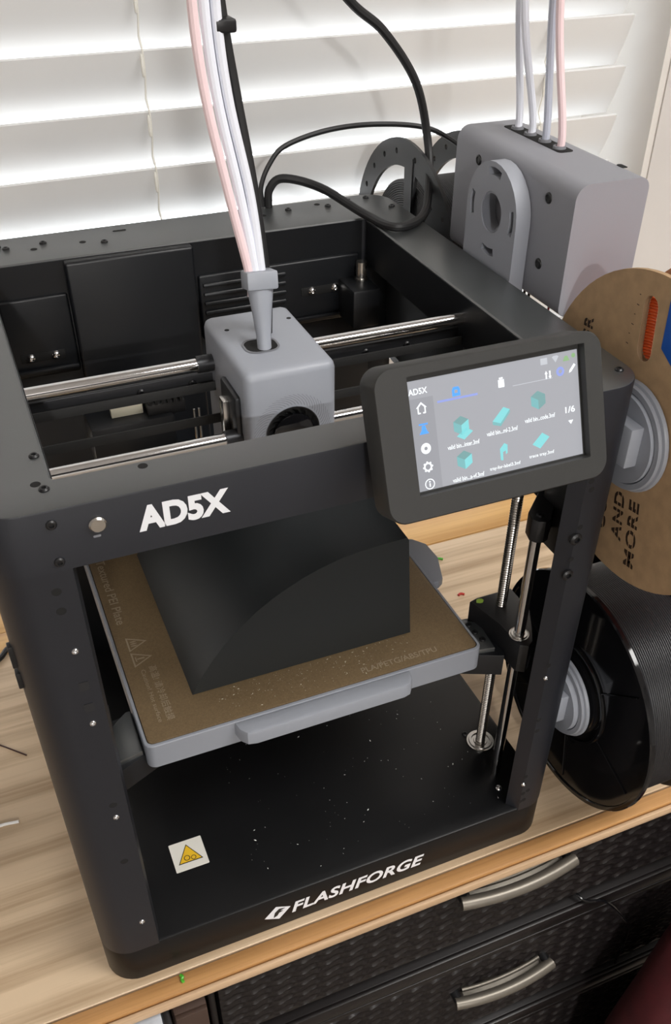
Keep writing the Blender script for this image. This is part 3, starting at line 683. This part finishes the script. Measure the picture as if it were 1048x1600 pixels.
def utext(s, px, py, wd, ht, m='ui_white', off=.01): text('screen_text', s, SD @ Matrix.Translation((x0 + px * DW, -y0 - py * DH, .0002)), wd * DW, ht * DH, m, scr, off=off)
utext('AD5X', .012, .125, .105, .055, off=.02)
def U(px, py, pts, s=.001): cx, cy = uv(px, py); return [(cx + a * s, cy + b * s) for a, b in pts]
def UC(px, py, r, n=20): cx, cy = uv(px, py); return circle(cx, cy, r, n)
# side icons: home, files, record, gear, info
ui('screen_icon', 'ui_white', [U(.075, .25, [(-2.9, .2), (0, 3.0), (0, 1.9), (-1.9, .1)]), U(.075, .25, [(2.9, .2), (1.9, .1), (0, 1.9), (0, 3.0)]), U(.075, .25, [(-2.2, .5), (-1.5, .8), (-1.5, -2.6), (-2.2, -2.6)]), U(.075, .25, [(2.2, .5), (2.2, -2.6), (1.5, -2.6), (1.5, .8)]), U(.075, .25, [(-1.9, -2.0), (-1.9, -2.7), (-.6, -2.7), (-.6, -2.0)]), U(.075, .25, [(.6, -2.0), (.6, -2.7), (1.9, -2.7), (1.9, -2.0)])])
ui('screen_icon', 'ui_blue', [U(.075, .435, [(-2.4, 2.6), (2.4, 2.6), (2.4, 1.8), (-2.4, 1.8)]), U(.075, .435, [(-.9, 1.5), (.9, 1.5), (1.6, -1.0), (2.6, -2.6), (-2.6, -2.6), (-1.2, -.6)])])
ui('screen_icon', 'ui_white', [], [(UC(.075, .615, .0027), UC(.075, .615, .0009))])
gear = []
for i in range(32):
    a = 2 * math.pi * i / 32; rr = .0028 if (i // 2) % 2 == 0 else .0022; cx, cy = uv(.075, .785); gear.append((cx + rr * math.cos(a), cy + rr * math.sin(a)))
ui('screen_icon', 'ui_white', [], [(gear, UC(.075, .785, .0014, 32))])
ui('screen_icon', 'ui_white', [U(.075, .945, [(-.35, .4), (.35, .4), (.35, -1.4), (-.35, -1.4)]), U(.075, .945, [(-.4, 1.5), (.4, 1.5), (.4, .8), (-.4, .8)])], [(UC(.075, .945, .0027), UC(.075, .945, .0022))])
# tabs
ui('screen_icon', 'ui_blue', [], [(U(.275, .165, [(-2.2, 1.0), (-1.4, 2.3), (1.4, 2.3), (2.2, 1.0), (2.2, -2.2), (-2.2, -2.2)]), U(.275, .165, [(-.9, .5), (-.6, .9), (.6, .9), (.9, .5), (.9, -.7), (-.9, -.7)]))])
ui('tab_underline', 'ui_violet', [[uv(.165, .235), uv(.395, .235), uv(.395, .215), uv(.165, .215)]])
ui('screen_icon', 'ui_white', [U(.535, .165, [(-1.7, 1.3), (1.7, 1.3), (1.7, -2.5), (-1.7, -2.5)]), U(.535, .165, [(-1.1, 2.4), (1.1, 2.4), (1.1, 1.5), (-1.1, 1.5)])])
ui('tab_rule', 'ui_grey', [[uv(.60, .222), uv(.84, .222), uv(.84, .216), uv(.60, .216)]])
# status icons
ui('screen_icon', 'ui_grey', [U(.795, .055, [(-2, 1.6), (2, 1.6), (2, -1.6), (-2, -1.6)])])
ui('screen_icon', 'ui_grey', [U(.865, .055, [(-2, 1.2), (-1, 1.8), (1, 1.8), (2, 1.2), (0, -1.6)])])
ui('screen_icon', 'ui_green', [U(.93, .065, [(-2, -1.3), (2, -1.3), (.8, 1.2), (-.8, 1.2)])])
ui('screen_icon', 'ui_green', [UC(.975, .05, .0012, 10)])
ui('screen_icon', 'ui_white', [U(.815, .185, [(-2.0, .6), (-1.1, 2.2), (-.2, .6), (-.7, .6), (-.7, -2.0), (-1.5, -2.0), (-1.5, .6)]), U(.815, .185, [(.2, -.6), (1.1, -2.2), (2.0, -.6), (1.5, -.6), (1.5, 2.0), (.7, 2.0), (.7, -.6)])])
ui('screen_icon', 'ui_violet', [], [(UC(.89, .175, .0024), UC(.89, .175, .0010))])
ui('screen_icon', 'ui_white', [U(.965, .165, [(-2.2, -2.2), (-1.8, -.8), (1.0, 2.2), (2.0, 1.3), (-.8, -1.7)])])
utext('1/6', .905, .575, .060, .060, off=.02)
ui('screen_icon', 'ui_white', [U(.935, .665, [(-1.5, .9), (1.5, .9), (0, -1.2)])])
# file thumbnails
def cube(px, py, s, kind):
    h = .866
    A = [(-1, .55), (0, 1.1), (1, .55), (0, 0)]; L_ = [(-1, .55), (0, 0), (0, -1.15), (-1, -.55)]; R_ = [(0, 0), (1, .55), (1, -.55), (0, -1.15)]
    ui('file_thumbnail', 'ui_teal', [U(px, py, L_, s)]); ui('file_thumbnail', kind, [U(px, py, R_, s)])
    ui('file_thumbnail', 'ui_teal_dark', [U(px, py, A, s)])
cube(.285, .475, .0042, 'ui_teal_light'); ui('file_thumbnail', 'ui_teal_light', [U(.295, .555, [(-1.0, -.2), (0, -.75), (1.3, .1), (.4, .7)], .0040)])
ui('file_thumbnail', 'ui_teal_light', [U(.52, .465, [(-1.25, -.5), (-.2, -.9), (1.2, .55), (.35, .95)], .0042)]); ui('file_thumbnail', 'ui_teal', [U(.52, .465, [(-1.25, -.5), (-.2, -.9), (-.2, -1.25), (-1.25, -.9)], .0042), U(.52, .465, [(-.2, -.9), (1.2, .55), (1.2, .2), (-.2, -1.25)], .0042)])
cube(.745, .395, .0042, 'ui_teal_dark')
cube(.285, .795, .0042, 'ui_teal_light')
ui('file_thumbnail', 'ui_teal_light', [U(.515, .805, [(-.55, -1.1), (-.15, -1.2), (-.1, 0), (.35, .1), (.3, -.4), (.6, -.3), (.7, .9), (.2, 1.2), (-.55, .5)], .0036)])
ui('file_thumbnail', 'ui_teal_light', [U(.745, .785, [(-1.2, -.2), (-.2, -.85), (1.15, .3), (.2, .95)], .0044)])
for s, px, py in (('valid bin...inter.3mf', .195, .675), ('valid bin...ml-2.3mf', .425, .630), ('valid bin...code.3mf', .655, .585), ('valid bin...a-vf.3mf', .205, .985), ('tray-for-label3.3mf', .425, .965), ('trace tray.3mf', .665, .935)):
    utext(s, px, py, .185 if px < .66 or py < .7 else .155, .042, off=.012)

# ================================================================ printed ramp on the bed
pts = [(.0996, .1885), (.1080, .2035), (.1160, .2150), (.1251, .2262), (.1365, .2375), (.1489, .2480), (.1610, .2560), (.1719, .2618), (.1830, .2670), (.1948, .2712), (.2090, .2750), (.2224, .2770), (.2420, .2782), (.2570, .2786), (.2590, .2780), (.2600, .2760), (.2660, .1885)]
bm = prism(NB(), [(a, b) for a, b in pts], -.0800, -.2480, frame((0, 0, 0), (1, 0, 0), (0, 0, 1)))
tag(finish(bm, 'printed_ramp', 'print_dark', None, org=(.18, .16, .1885), ang=28), 'dark charcoal printed block with a curved sloping top, lying on the gold build plate', 'printed part')

# ================================================================ filament feeder on the right side
fd = thing('filament_feeder', 'grey plastic filament feeder box with four tube ports, on the printer right side', 'feeder', (.40, .19, .36))
bm = prism(NB(), rrect(.3765, .4300, .4030, .4865, (.006, .008, .0075, .0095), 6), -.1130, -.2640, frame((0, 0, 0), (1, 0, 0), (0, 0, 1)))
body = finish(bm, 'body', 'grey_feeder', fd, ang=40)
FT = frame((0, 0, .4865), (1, 0, 0), (0, 1, 0))
finish(prism(NB(), rrect(.4045, .4165, .1765, .2500, .003, 4), 0, .0003, FT), 'tube_slot', 'hole_black', body)
for y in (.2395, .2225, .2040, .1860): finish(lathe(NB(), [(.0028, .4868), (.0028, .4884), (.0042, .4884), (.0046, .4868)], 16, (.4105, y, 0)), 'port_ring', 'grey_dark', body)
finish(prism(NB(), rrect(.4235, .4275, .133, .141, .0015, 3), 0, .0003, FT), 'slot', 'hole_black', body)
FX = frame((.3765, 0, 0), (0, -1, 0), (0, 0, 1))
for y, z in ((.2312, .4712), (.1413, .4712), (.1423, .4289), (.2312, .4289)):
    finish(lathe(NB(), [(.0, -.0002), (.0020, -.0004), (.0024, -.0010), (.0034, -.0006), (.0036, 0)], 16, (.3765, y, z), 'x'), 'recessed_screw', 'plastic_black', body)
# mount plate with slots and threaded hole
def arch(y0, y1, zb, zt, n=14):
    r = (y1 - y0) / 2; cy = (y0 + y1) / 2
    return [(y0, zb), (y1, zb)] + [(cy + r * math.cos(R(180 * i / n)), zt - r + r * math.sin(R(180 * i / n))) for i in range(n + 1)]
ol = arch(.1570, .2225, .355, .4815)
hc = (.1895, .4492)
holes = [circle(*hc, .0136, 28)[::-1]]
for a in (0, 90, 180, 270): holes.append(sector(hc[0], hc[1], .0238, .0288, a - 17, a + 17, 6)[::-1])
bm = prism(NB(), ol, 0, .0110, frame((.3650, 0, 0), (0, 1, 0), (0, 0, 1)), holes=holes)
mp_ = finish(bm, 'mount_plate', 'grey_feeder_mount', fd, ang=30)
rp = []
for i in range(12): rp += [(.0136, .0109 - .0009 * i), (.0122, .0105 - .0009 * i)]
finish(lathe(NB(), rp, 28, (.3650, *hc), 'x'), 'threaded_hole', 'grey_feeder_mount', mp_, ang=80)
for z in (.3560,):
    for i in range(9): mkbox('rib', 'plastic_black', mp_, (.3632, .1640 + i * .0072, .385), (.3652, .1662 + i * .0072, .4065))

mat('wire_red', (0.45, 0.015, 0.02), 0.4)
finish(tube(NB(), [(.396, .150, .405), (.396, .151, .380), (.394, .152, .340)], .0008, 8, 4), 'wire', 'wire_red', fd)
for y in (.176, .170): finish(tube(NB(), [(.392, y, .405), (.391, y, .380), (.390, y + .002, .340)], .0010, 8, 4), 'wire', 'rubber_black', fd)
# ================================================================ tubes from the feeder over to the print head
def arc_tube(name, label, m, fy, f_top, head_pts, r=.0026, apex=(.29, .14, .80)):
    o = thing_pts = None
    pts = [(.4105, fy, .4830), (.4105, fy, .5000), f_top] + [(f_top[0] - .012, f_top[1] - .012, f_top[2] + .09), (apex[0] + .05, apex[1] + .03, apex[2] - .02), apex, (apex[0] - .07, apex[1] - .01, apex[2] - .045)] + head_pts[::-1]
    b = finish(tube(NB(), pts, r, 10, 8), name, m, None, org=(.4105, fy, .4865)); tag(b, label, 'tube', 'tubes between feeder and print head')
top_l = lambda dx: [(.1745 + dx * .55, .1172, .448), (.1742 + dx * .62, .1182, .4620), (.1712 + dx, .1255, .5000), (.1640 + dx, .131, .5475), (.1615 + dx, .133, .5886), (.163 + dx, .133, .640)]
arc_tube('feed_tube', 'white tube leaving the feeder port farthest from the camera', 'tube_white', .2395, (.3950, .2310, .5700), top_l(.0036))
arc_tube('feed_tube', 'white tube leaving the second feeder port, next to the farthest one', 'tube_white', .2225, (.3905, .2180, .5700), top_l(-.0020))
arc_tube('feed_tube', 'greyish tube leaving the feeder port beside the pink one', 'tube_grey', .2040, (.4040, .2060, .5700), [(a + .001, b + .0052, c) for a, b, c in top_l(.0010)])
arc_tube('feed_tube', 'pink tube running from the nearest feeder port to the print head', 'tube_pink', .1860, (.4005, .1930, .5700), top_l(-.0078))
# black head cable
cpts = [(.1812, .1275, .4180), (.1822, .1285, .4500), (.1792, .1340, .5000), (.1740, .1400, .5475), (.1700, .1420, .5830), (.1690, .150, .630), (.1850, .200, .662), (.2200, .265, .648), (.2680, .312, .604), (.3184, .330, .5573), (.3463, .330, .5364), (.3743, .330, .5012), (.3871, .330, .4594), (.3800, .310, .4330), (.3615, .2820, .4190), (.3320, .2680, .4185), (.3215, .3000, .4190), (.2990, .338, .4310), (.2740, .355, .4360), (.2635, .3580, .4280), (.2620, .3582, .4150)]
tag(finish(tube(NB(), cpts, .0033, 10, 8), 'head_cable', 'rubber_black', None, org=(.262, .358, .4145)), 'thick black cable looping from the printer rear up and over to the print head', 'cable')
c2 = [(.2580, .3590, .4150), (.2575, .3605, .4300), (.2660, .362, .4460), (.2809, .3650, .4572), (.3186, .3700, .4640), (.3628, .3730, .4640), (.4080, .372, .4575), (.4260, .345, .4480), (.4240, .300, .4420), (.4180, .2642, .4400)]
tag(finish(tube(NB(), c2, .0020, 8, 8), 'power_cable', 'rubber_black', None, org=(.258, .359, .4145)), 'thin black cable arching behind the rear filament spool', 'cable')
bm = box(NB(), (.1640, .1300, .5745), (.1745, .1460, .5805), .0012); tc_ = finish(bm, 'cable_tie', 'plastic_black', None, org=(.169, .138, .5775))
tag(tc_, 'small black tie binding the tubes above the print head', 'cable tie')

# ================================================================ spools
def holder(y, z, xlip, label):
    h = thing('spool_holder', label, 'holder', (W, y, z), 'spool holders')
    finish(lathe(NB(), [(0, .3720), (.0288, .3720), (.0292, xlip - .0045), (.0300, xlip - .0060), (.0335, xlip - .0060), (.0342, xlip - .0050), (.0342, xlip - .0040), (.0330, xlip - .0036), (.0352, xlip - .0028), (.0360, xlip - .0014), (.0360, xlip - .0006), (.0258, xlip), (.0258, xlip + .055), (0, xlip + .055)], 48, (0, y, z), 'x'), 'hub', 'grey_plastic', h, ang=30)
    bm = box(NB(), (W + .0002, y - .0190, z - .0100), (.3725, y + .0040, z + .0170), .0012); finish(bm, 'mount_block', 'grey_plastic', h)
    return h
def spool(y, z, x0, x1, label, flange_m, fil_m, rin, rfil, Rr, holes=(), thick=.0026, rim=0.0):
    s = thing('filament_spool', label, 'spool', ((x0 + x1) / 2, y, z - Rr))
    out = circle(y, z, Rr, 72)
    hl = [circle(y, z, rin, 40)[::-1]] + [h[::-1] for h in holes]
    f1 = finish(prism(NB(), out, 0, thick, XP(x0), holes=hl), 'flange', flange_m, s, ang=30)
    f2 = finish(prism(NB(), out, 0, thick, XP(x1 - thick), holes=hl), 'flange', flange_m, s, ang=30)
    pr_ = [(rin + .0005, x0 + thick)]; xx = x0 + thick + .0002; k = 0
    pit = .00175
    pr_ = [(rin + .001, xx)]; rr_ = rin + .001
    while rr_ < rfil - pit:
        for a in (1, 2, 3, 4): pr_.append((rr_ + pit * a / 4, xx + .0009 - .0009 * math.sin(math.pi * a / 4)))
        rr_ += pit
    xx += .0009
    while xx < x1 - thick - pit:
        bulge = rfil
        for a in (0, 1, 2, 3): pr_.append((bulge + .00075 * math.sin(math.pi * (a + .15) / 4) , xx + pit * a / 4))
        xx += pit
    pr_.append((rin + .001, xx))
    fl = finish(lathe(NB(), pr_, 72, (0, y, z), 'x'), 'filament', fil_m, s, ang=80)
    finish(lathe(NB(), [(rin, x0 + .0005), (rin, x1 - .0005), (rin + .0012, x1 - .0005), (rin + .0012, x0 + .0005), (rin, x0 + .0005)], 40, (0, y, z), 'x'), 'core', flange_m, s)
    return s, f1, f2, fl
# --- cardboard spool, front top
CY, CZ, CX = .0205, .3625, .3805
def stadium(a, b, r, n=8):
    a, b = Vector(a), Vector(b); d = (b - a).normalized(); nrm = Vector((-d.y, d.x)); th = math.atan2(nrm.y, nrm.x)
    return [tuple(b + r * Vector((math.cos(th - math.pi * i / n), math.sin(th - math.pi * i / n)))) for i in range(n + 1)] + [tuple(a + r * Vector((math.cos(th + math.pi - math.pi * i / n), math.sin(th + math.pi - math.pi * i / n)))) for i in range(n + 1)]
slot_o = stadium((.0325, .4420), (.0300, .4160), .0062)[::-1]
sp1, fl1, _, fi1 = spool(CY, CZ, CX, CX + .062, 'brown cardboard filament spool holding orange filament, beside the touch screen', 'cardboard', 'filament_orange', .0262, .0850, .1000, [slot_o], thick=.0034)
bm = NB(); n = len(slot_o)
A = [bm.verts.new((CX - .00015, a, b)) for a, b in slot_o]; B = [bm.verts.new((CX - .00015, .03125 + (a - .03125) * 1.13, .4290 + (b - .4290) * 1.045)) for a, b in slot_o]; D_ = [bm.verts.new((CX + .0040, a, b)) for a, b in slot_o]
for i in range(n):
    j = (i + 1) % n; bm.faces.new((A[i], A[j], D_[j], D_[i]))
finish(bm, 'slot_edge', 'cardboard_edge', fl1)
FXn = lambda y, z, ang: frame((CX, y, z), Vector((0, -math.sin(R(ang)), math.cos(R(ang)))) , Vector((0, math.cos(R(ang)), math.sin(R(ang)))))
def ctext(s, y, z, wd, ht, ang=-10):
    u = Vector((0, -math.sin(R(ang)), math.cos(R(ang)))); v = Vector((0, math.cos(R(ang)), math.sin(R(ang))))
    # letters' tops point to +y, reading upward; the face looks to -x
    text('stencil_lettering', s, frame((CX, y, z), u, v), wd, ht, 'print_brown', fl1, off=.03, stencil=((.22, .30), (.60, .68)), thick=.00012 * (1 if u.cross(v).x < 0 else -1), spacing=1.15)
ctext('MORE', -.0058, .2775, .0475, .0100)
ctext('AND', .0112, .2885, .0345, .0100)
ctext('GOOD', .0280, .2870, .0470, .0100)
ctext('GR', .0790, .3985, .0170, .0095, -4)
for i in range(6):
    z0_ = .4140 + i * .0062
    finish(poly(NB(), [(0, 0), (.0012 if i % 2 else .0022, 0), (.0012 if i % 2 else .0022, .0005), (0, .0005)], frame((CX, .0470 - .0006 * i, z0_), (0, -1, 0), (0, 0, 1)), .0001), 'scale_mark', 'print_brown', fl1, smooth=False)
bl = [(.0168, .4235), (.0182, .4520), (.0090, .4580), (-.0240, .4540), (-.0330, .4300), (-.0080, .4090), (.0050, .4170)]
finish(prism(NB(), bl, 0, -.0002, XP(CX)), 'blue_label', 'sticker_blue', fl1, smooth=False, label='blue paper label')
holder(CY + .004, CZ, CX - .0005, 'light grey spool holder in the middle of the cardboard spool')
# --- black spool, front bottom
KX, KY, KZ = .3880, .0340, .1230
sp2, fl2, _, fi2 = spool(KY, KZ, KX, KX + .066, 'glossy black filament spool full of black filament, low at the right beside the front post', 'gloss_black', 'filament_black', .0300, .0900, .0990, thick=.0030)
finish(lathe(NB(), [(.0300, -.0002), (.0300, -.0040), (.0330, -.0044), (.0360, -.0030), (.0365, -.0004), (.0420, -.0004), (.0425, -.0020), (.0445, -.0020), (.0450, -.0002)], 56, (KX, KY, KZ), 'x'), 'hub_ring', 'gloss_black', fl2, ang=30)
finish(lathe(NB(), [(.0945, -.0001), (.0950, -.0012), (.0982, -.0012), (.0990, 0)], 72, (KX, KY, KZ), 'x'), 'rim', 'gloss_black', fl2, ang=30)
for a in (20, 80, 140, 200, 260, 320):
    c_, s_ = math.cos(R(a)), math.sin(R(a))
    bm = box(NB(), (-.0012, .046, -.0006), (0, .090, .0006), .0003, 1)
    bmesh.ops.transform(bm, matrix=Matrix.Translation((KX, KY, KZ)) @ Matrix.Rotation(R(a), 4, 'X'), verts=bm.verts); finish(bm, 'rib', 'gloss_black', fl2)
holder(KY, KZ, KX - .0060, 'light grey spool holder in the middle of the black spool')
# --- charcoal spool behind
QX, QY, QZ = .3800, .3520, .3560
hl = [sector(QY, QZ, .0400, .0780, 22, 88, 14), sector(QY, QZ, .0400, .0780, 103, 130, 6), sector(QY, QZ, .0400, .0780, 150, 215, 12), sector(QY, QZ, .0400, .0780, 240, 330, 12)]
for a in (8, 30, 46, 62, 78, 100, 120, 140, 160): hl.append(circle(QY + .0890 * math.cos(R(a)), QZ + .0890 * math.sin(R(a)), .0024, 10))
sp3, fl3, _, fi3 = spool(QY, QZ, QX, QX + .062, 'charcoal plastic filament spool with cut-out flanges, behind the rear right corner of the printer', 'spool_charcoal', 'filament_black', .0262, .0660, .0990, hl, thick=.0028)
mkbox('flange_bar', 'plastic_black', fl3, (QX - .0008, .3385, .395), (QX, .3410, .4440), .0003)
holder(QY, QZ, QX - .0005, 'light grey spool holder at the rear of the printer, behind the feeder box')

# ================================================================ drawer unit under the bench
dr = thing('drawer_unit', 'dark brown woven-look plastic drawer unit with bronze handles under the bench', 'drawer unit', (.33, .2, -T))
dxa, dxb, dy = .072, .600, -.0075
mkbox('carcass', 'weave_brown', dr, (dxa - .008, dy + .060, -T + .001), (dxb + .008, .36, -.013), .004)
for xa_, xb_ in ((dxa - .008, dxa - .002), (dxb + .002, dxb + .008)): mkbox('side_panel', 'weave_brown', dr, (xa_, dy + .004, -T + .001), (xb_, dy + .059, -.013), .002)
def weave(x0, x1, z0, z1, y, name, parent):
    bm = NB(); cw, ch = .0210, .0085; sx, sz = 7, 5
    nx = int(round((x1 - x0) / cw)) * sx; nz = int(round((z1 - z0) / ch)) * sz; V = []
    for k in range(nz + 1):
        row = []
        for i in range(nx + 1):
            x = x0 + (x1 - x0) * i / nx; z = z0 + (z1 - z0) * k / nz
            u = i / sx; wv = (k / sz + 0.22 * math.sin(2 * math.pi * u)); r = math.floor(wv); fz = wv - r
            uu = u + (0.5 if r % 2 else 0); fx = uu - math.floor(uu)
            h = (fz ** 1.6) * (0.25 + 0.75 * math.sin(math.pi * fx)) * .0037 if fz < .86 else (1 - fz) / .14 * (0.25 + 0.75 * math.sin(math.pi * fx)) * .0030
            if k in (0, nz) or i in (0, nx): h = 0
            row.append(bm.verts.new((x, y - h, z)))
        V.append(row)
    for k in range(nz):
        for i in range(nx): bm.faces.new((V[k][i], V[k][i + 1], V[k + 1][i + 1], V[k + 1][i]))
    return finish(bm, name, 'weave_brown', parent, ang=50)
def handle(xa, xb, z, parent):
    N_ = 16
    pts = [(xa + (xb - xa) * i / N_, -.0195 - .0060 * (1 - (2 * i / N_ - 1) ** 2), z) for i in range(N_ + 1)]
    hd = finish(tube(NB(), pts, .0058, 14, 2), 'handle', 'handle_bronze', parent, ang=60)
    pts = [(xa + .012 + (xb - xa - .021) * i / N_, -.0092 - .0035 * (1 - (2 * i / N_ - 1) ** 2), z - .0005) for i in range(N_ + 1)]
    finish(tube(NB(), pts, .0022, 8, 2), 'handle_lip', 'handle_bronze', hd, ang=60)
    bm = NB(); rows = []
    for i in range(N_ + 1):
        q = 1 - (2 * i / N_ - 1) ** 2; x = xa + .012 + (xb - xa - .021) * i / N_
        rows.append([bm.verts.new(p) for p in ((x, -.0180 - .0060 * q, z + .001), (x, -.0150 - .005 * q, z - .0050), (x, -.0092 - .0035 * q, z - .0015))])
    for A, B in zip(rows, rows[1:]):
        for k in range(2): bm.faces.new((A[k], A[k + 1], B[k + 1], B[k]))
    bmesh.ops.solidify(bm, geom=bm.faces[:], thickness=.0012); finish(bm, 'handle_channel', 'handle_bronze', hd)
    for s_ in (0, 1):
        x = (xa + .004, xb - .004)[s_]
        finish(cyl(NB(), (x, dy + .003, z), (x, -.0185, z), .0046, 12), 'handle_post', 'plastic_black', hd)
for i, (z1, z0, hz, ha, hb) in enumerate(((-.013, -.128, -.0365, .2780, .3885), (-.148, -.312, -.2210, .2905, .3980), (-.332, -.494, -.405, .2905, .398), (-.512, -.66, -.585, .2905, .398))):
    d_ = mkbox('drawer', 'weave_brown', dr, (dxa, dy + .0005, z0), (dxb, dy + .30, z1), .002)
    if i: mkbox('top_lip', 'weave_brown', d_, (dxa, dy - .0030, z1 - .018), (dxb, dy + .003, z1), .002); mkbox('lip_ridge', 'weave_brown', d_, (dxa, dy - .0016, z1 - .029), (dxb, dy + .003, z1 - .022), .001)
    weave(dxa, dxb, z0 + .002, z1 - (.031 if i else .001), dy, 'woven_front', d_)
    handle(ha, hb, hz, d_)
dr.rotation_euler = (0, 0, 0)
# plastic tub and brown carton left of the drawers
tb = thing('storage_tub', 'greyish translucent plastic tub with a black rim under the left end of the bench', 'tub', (-.06, .08, -T))
mkbox('tub_body', 'bin_clear', tb, (-.20, -.0360, -T + .001), (.0290, .22, -.026), .008, 3)
bm = NB()
for lo, hi in (((.0270, -.0400, -.034), (.0330, .225, -.0200)), ((-.205, -.0400, -.034), (-.198, .225, -.0200)), ((-.205, .215, -.034), (.0330, .225, -.0200))): box(bm, lo, hi, .002)
finish(bm, 'tub_rim', 'plastic_black', tb)
mkbox('tub_lid', 'bin_clear', tb, (-.197, -.0385, -.026), (.0268, .214, -.0215), .001)
cb_ = thing('carton', 'narrow dark brown carton standing between the tub and the drawers', 'carton', (.046, .1, -T))
mkbox('carton_body', 'box_brown', cb_, (.0355, -.024, -T + .001), (.0600, .2, -.024), .001)
mkbox('carton_flap', 'box_brown', cb_, (.0360, -.0280, -.100), (.0595, -.0242, -.025), .0005)
# red bag hanging at the right
bag = thing('bag', 'dark red fabric bag with black straps at the right in front of the drawers', 'bag', (.52, -.09, -T))
bm = NB(); bmesh.ops.create_uvsphere(bm, u_segments=36, v_segments=24, radius=1)
for v in bm.verts:
    p = v.co; f = 1 + .05 * math.sin(5 * p.x + 2 * p.z) + .03 * math.sin(9 * p.z + 3 * p.y)
    sgn = lambda a, e: math.copysign(abs(a) ** e, a)
    v.co = (0.552 + .100 * f * sgn(p.x, .8), -.088 + .050 * f * sgn(p.y, .75), -.40 + .335 * f * sgn(p.z, .7))
finish(bm, 'bag_body', 'red_fabric', bag, ang=180)
bm = tube(NB(), [(.490, -.085, -.090), (.483, -.118, -.13), (.478, -.137, -.20), (.474, -.140, -.30), (.473, -.142, -.50)], .007, 8, 6, flat=.4); finish(bm, 'strap', 'strap_black', bag)
bm = NB(); bmesh.ops.create_uvsphere(bm, u_segments=28, v_segments=18, radius=1)
for v in bm.verts:
    p = v.co; v.co = (.565 + .078 * sgn(p.x, .7), -.120 + .028 * sgn(p.y, .8), -.40 + .290 * sgn(p.z, .6))
finish(bm, 'front_pocket', 'strap_black', bag, ang=180)
bm = tube(NB(), [(.450, -.110, -.245), (.470, -.130, -.238), (.490, -.140, -.233), (.505, -.144, -.230)], .0035, 8, 6); finish(bm, 'seam', 'strap_black', bag)
tag(finish(tube(NB(), [(.4200, .004, -.1380), (.4280, -.010, -.1420), (.4479, -.0150, -.1480), (.4750, -.0145, -.1880), (.4960, -.0130, -.2280), (.5020, -.012, -.26), (.500, -.0115, -.31)], .0015, 8, 6), 'loose_wire', 'gloss_black', None, org=(.4200, .004, -.1380)), 'thin black wire hanging out of the gap above the lower drawer', 'wire')

# ================================================================ small things on the bench
def scrap(label, m, pts, r, cat='scrap', nm='filament_scrap'):
    o = finish(tube(NB(), pts, r, 6, 4), nm, m, None, org=pts[0]); tag(o, label, cat)
scrap('thin dark brown filament offcut lying on the plywood left of the printer', 'scrap_dark', [(-.060, .274, .0009), (-.0483, .264, .0009), (-.0275, .2426, .0009)], .0007)
scrap('short white filament offcut lying on the plywood left of the printer', 'scrap_white', [(-.075, .1700, .0014), (-.059, .1738, .0014), (-.0436, .1722, .0014)], .0013)
scrap('tiny bright green plastic scrap stuck on the front pine strip', 'scrap_green', [(.0468, -.0095, .0010), (.0480, -.0115, .0014), (.0470, -.0130, .0010), (.0476, -.0155, .0010)], .0012)
scrap('tiny green plastic scrap on the bench behind the grey bed tab', 'scrap_green', [(.4430, .3540, .0012), (.4470, .3560, .0016), (.4520, .3530, .0012)], .0014)
scrap('tiny red plastic scrap on the bench right of the build plate', 'scrap_red', [(.4380, .2900, .0012), (.4415, .2915, .0014), (.4450, .2890, .0012)], .0014)
tag(finish(tube(NB(), [(-.20, .30, .003), (-.12, .345, .003), (-.0600, .3620, .003), (-.0351, .3762, .003), (-.0200, .3900, .003), (.0200, .3780, .003)], .0028, 8, 6), 'bench_cable', 'rubber_black', None, org=(-.0351, .3762, 0)), 'black cable on the bench running in behind the left side of the printer', 'cable')
for z0_, z1_ in ((.3130, .3280), (.2980, .3090)): mkbox('clip_tab', 'plastic_black', P, (-.0016, .0150, z0_), (.0020, .0200, z1_), .0005)
# crumbs of filament on the base floor and on the plate: uncountable specks
bm = NB()
def speck(x, y, z, s):
    a = random.random() * 6.28; ln = s * random.choice((1, 1, 1, 2.2))
    dx, dy = math.cos(a) * ln, math.sin(a) * ln
    tv = [bm.verts.new(p) for p in ((x - dx, y - dy, z), (x + dy * .4, y - dx * .4, z), (x + dx, y + dy, z), (x - dy * .4, y + dx * .4, z), (x, y, z + s * .7))]
    for i in range(4): bm.faces.new((tv[i], tv[(i + 1) % 4], tv[4]))
for i in range(95): speck(random.uniform(.11, .325), random.uniform(.012, .15), BZ + .0001, random.choice((.00025, .0003, .0004, .0006)))
tag(finish(bm, 'filament_crumbs', 'scrap_white', None, smooth=False, org=(.2, .08, BZ)), 'tiny pale filament crumbs scattered over the black base floor', 'crumbs', kind='stuff')
bm = NB()
for i in range(230):
    u = random.random(); x = .115 + .145 * u; y = .0525 + .026 * random.random() ** .6
    speck(x, y, ZP + .0001, random.choice((.00018, .00022, .0003, .0004)))
tag(finish(bm, 'filament_crumbs', 'cream_plastic', None, smooth=False, org=(.18, .065, ZP)), 'tiny pale filament crumbs on the plate in front of the printed block', 'crumbs', kind='stuff')
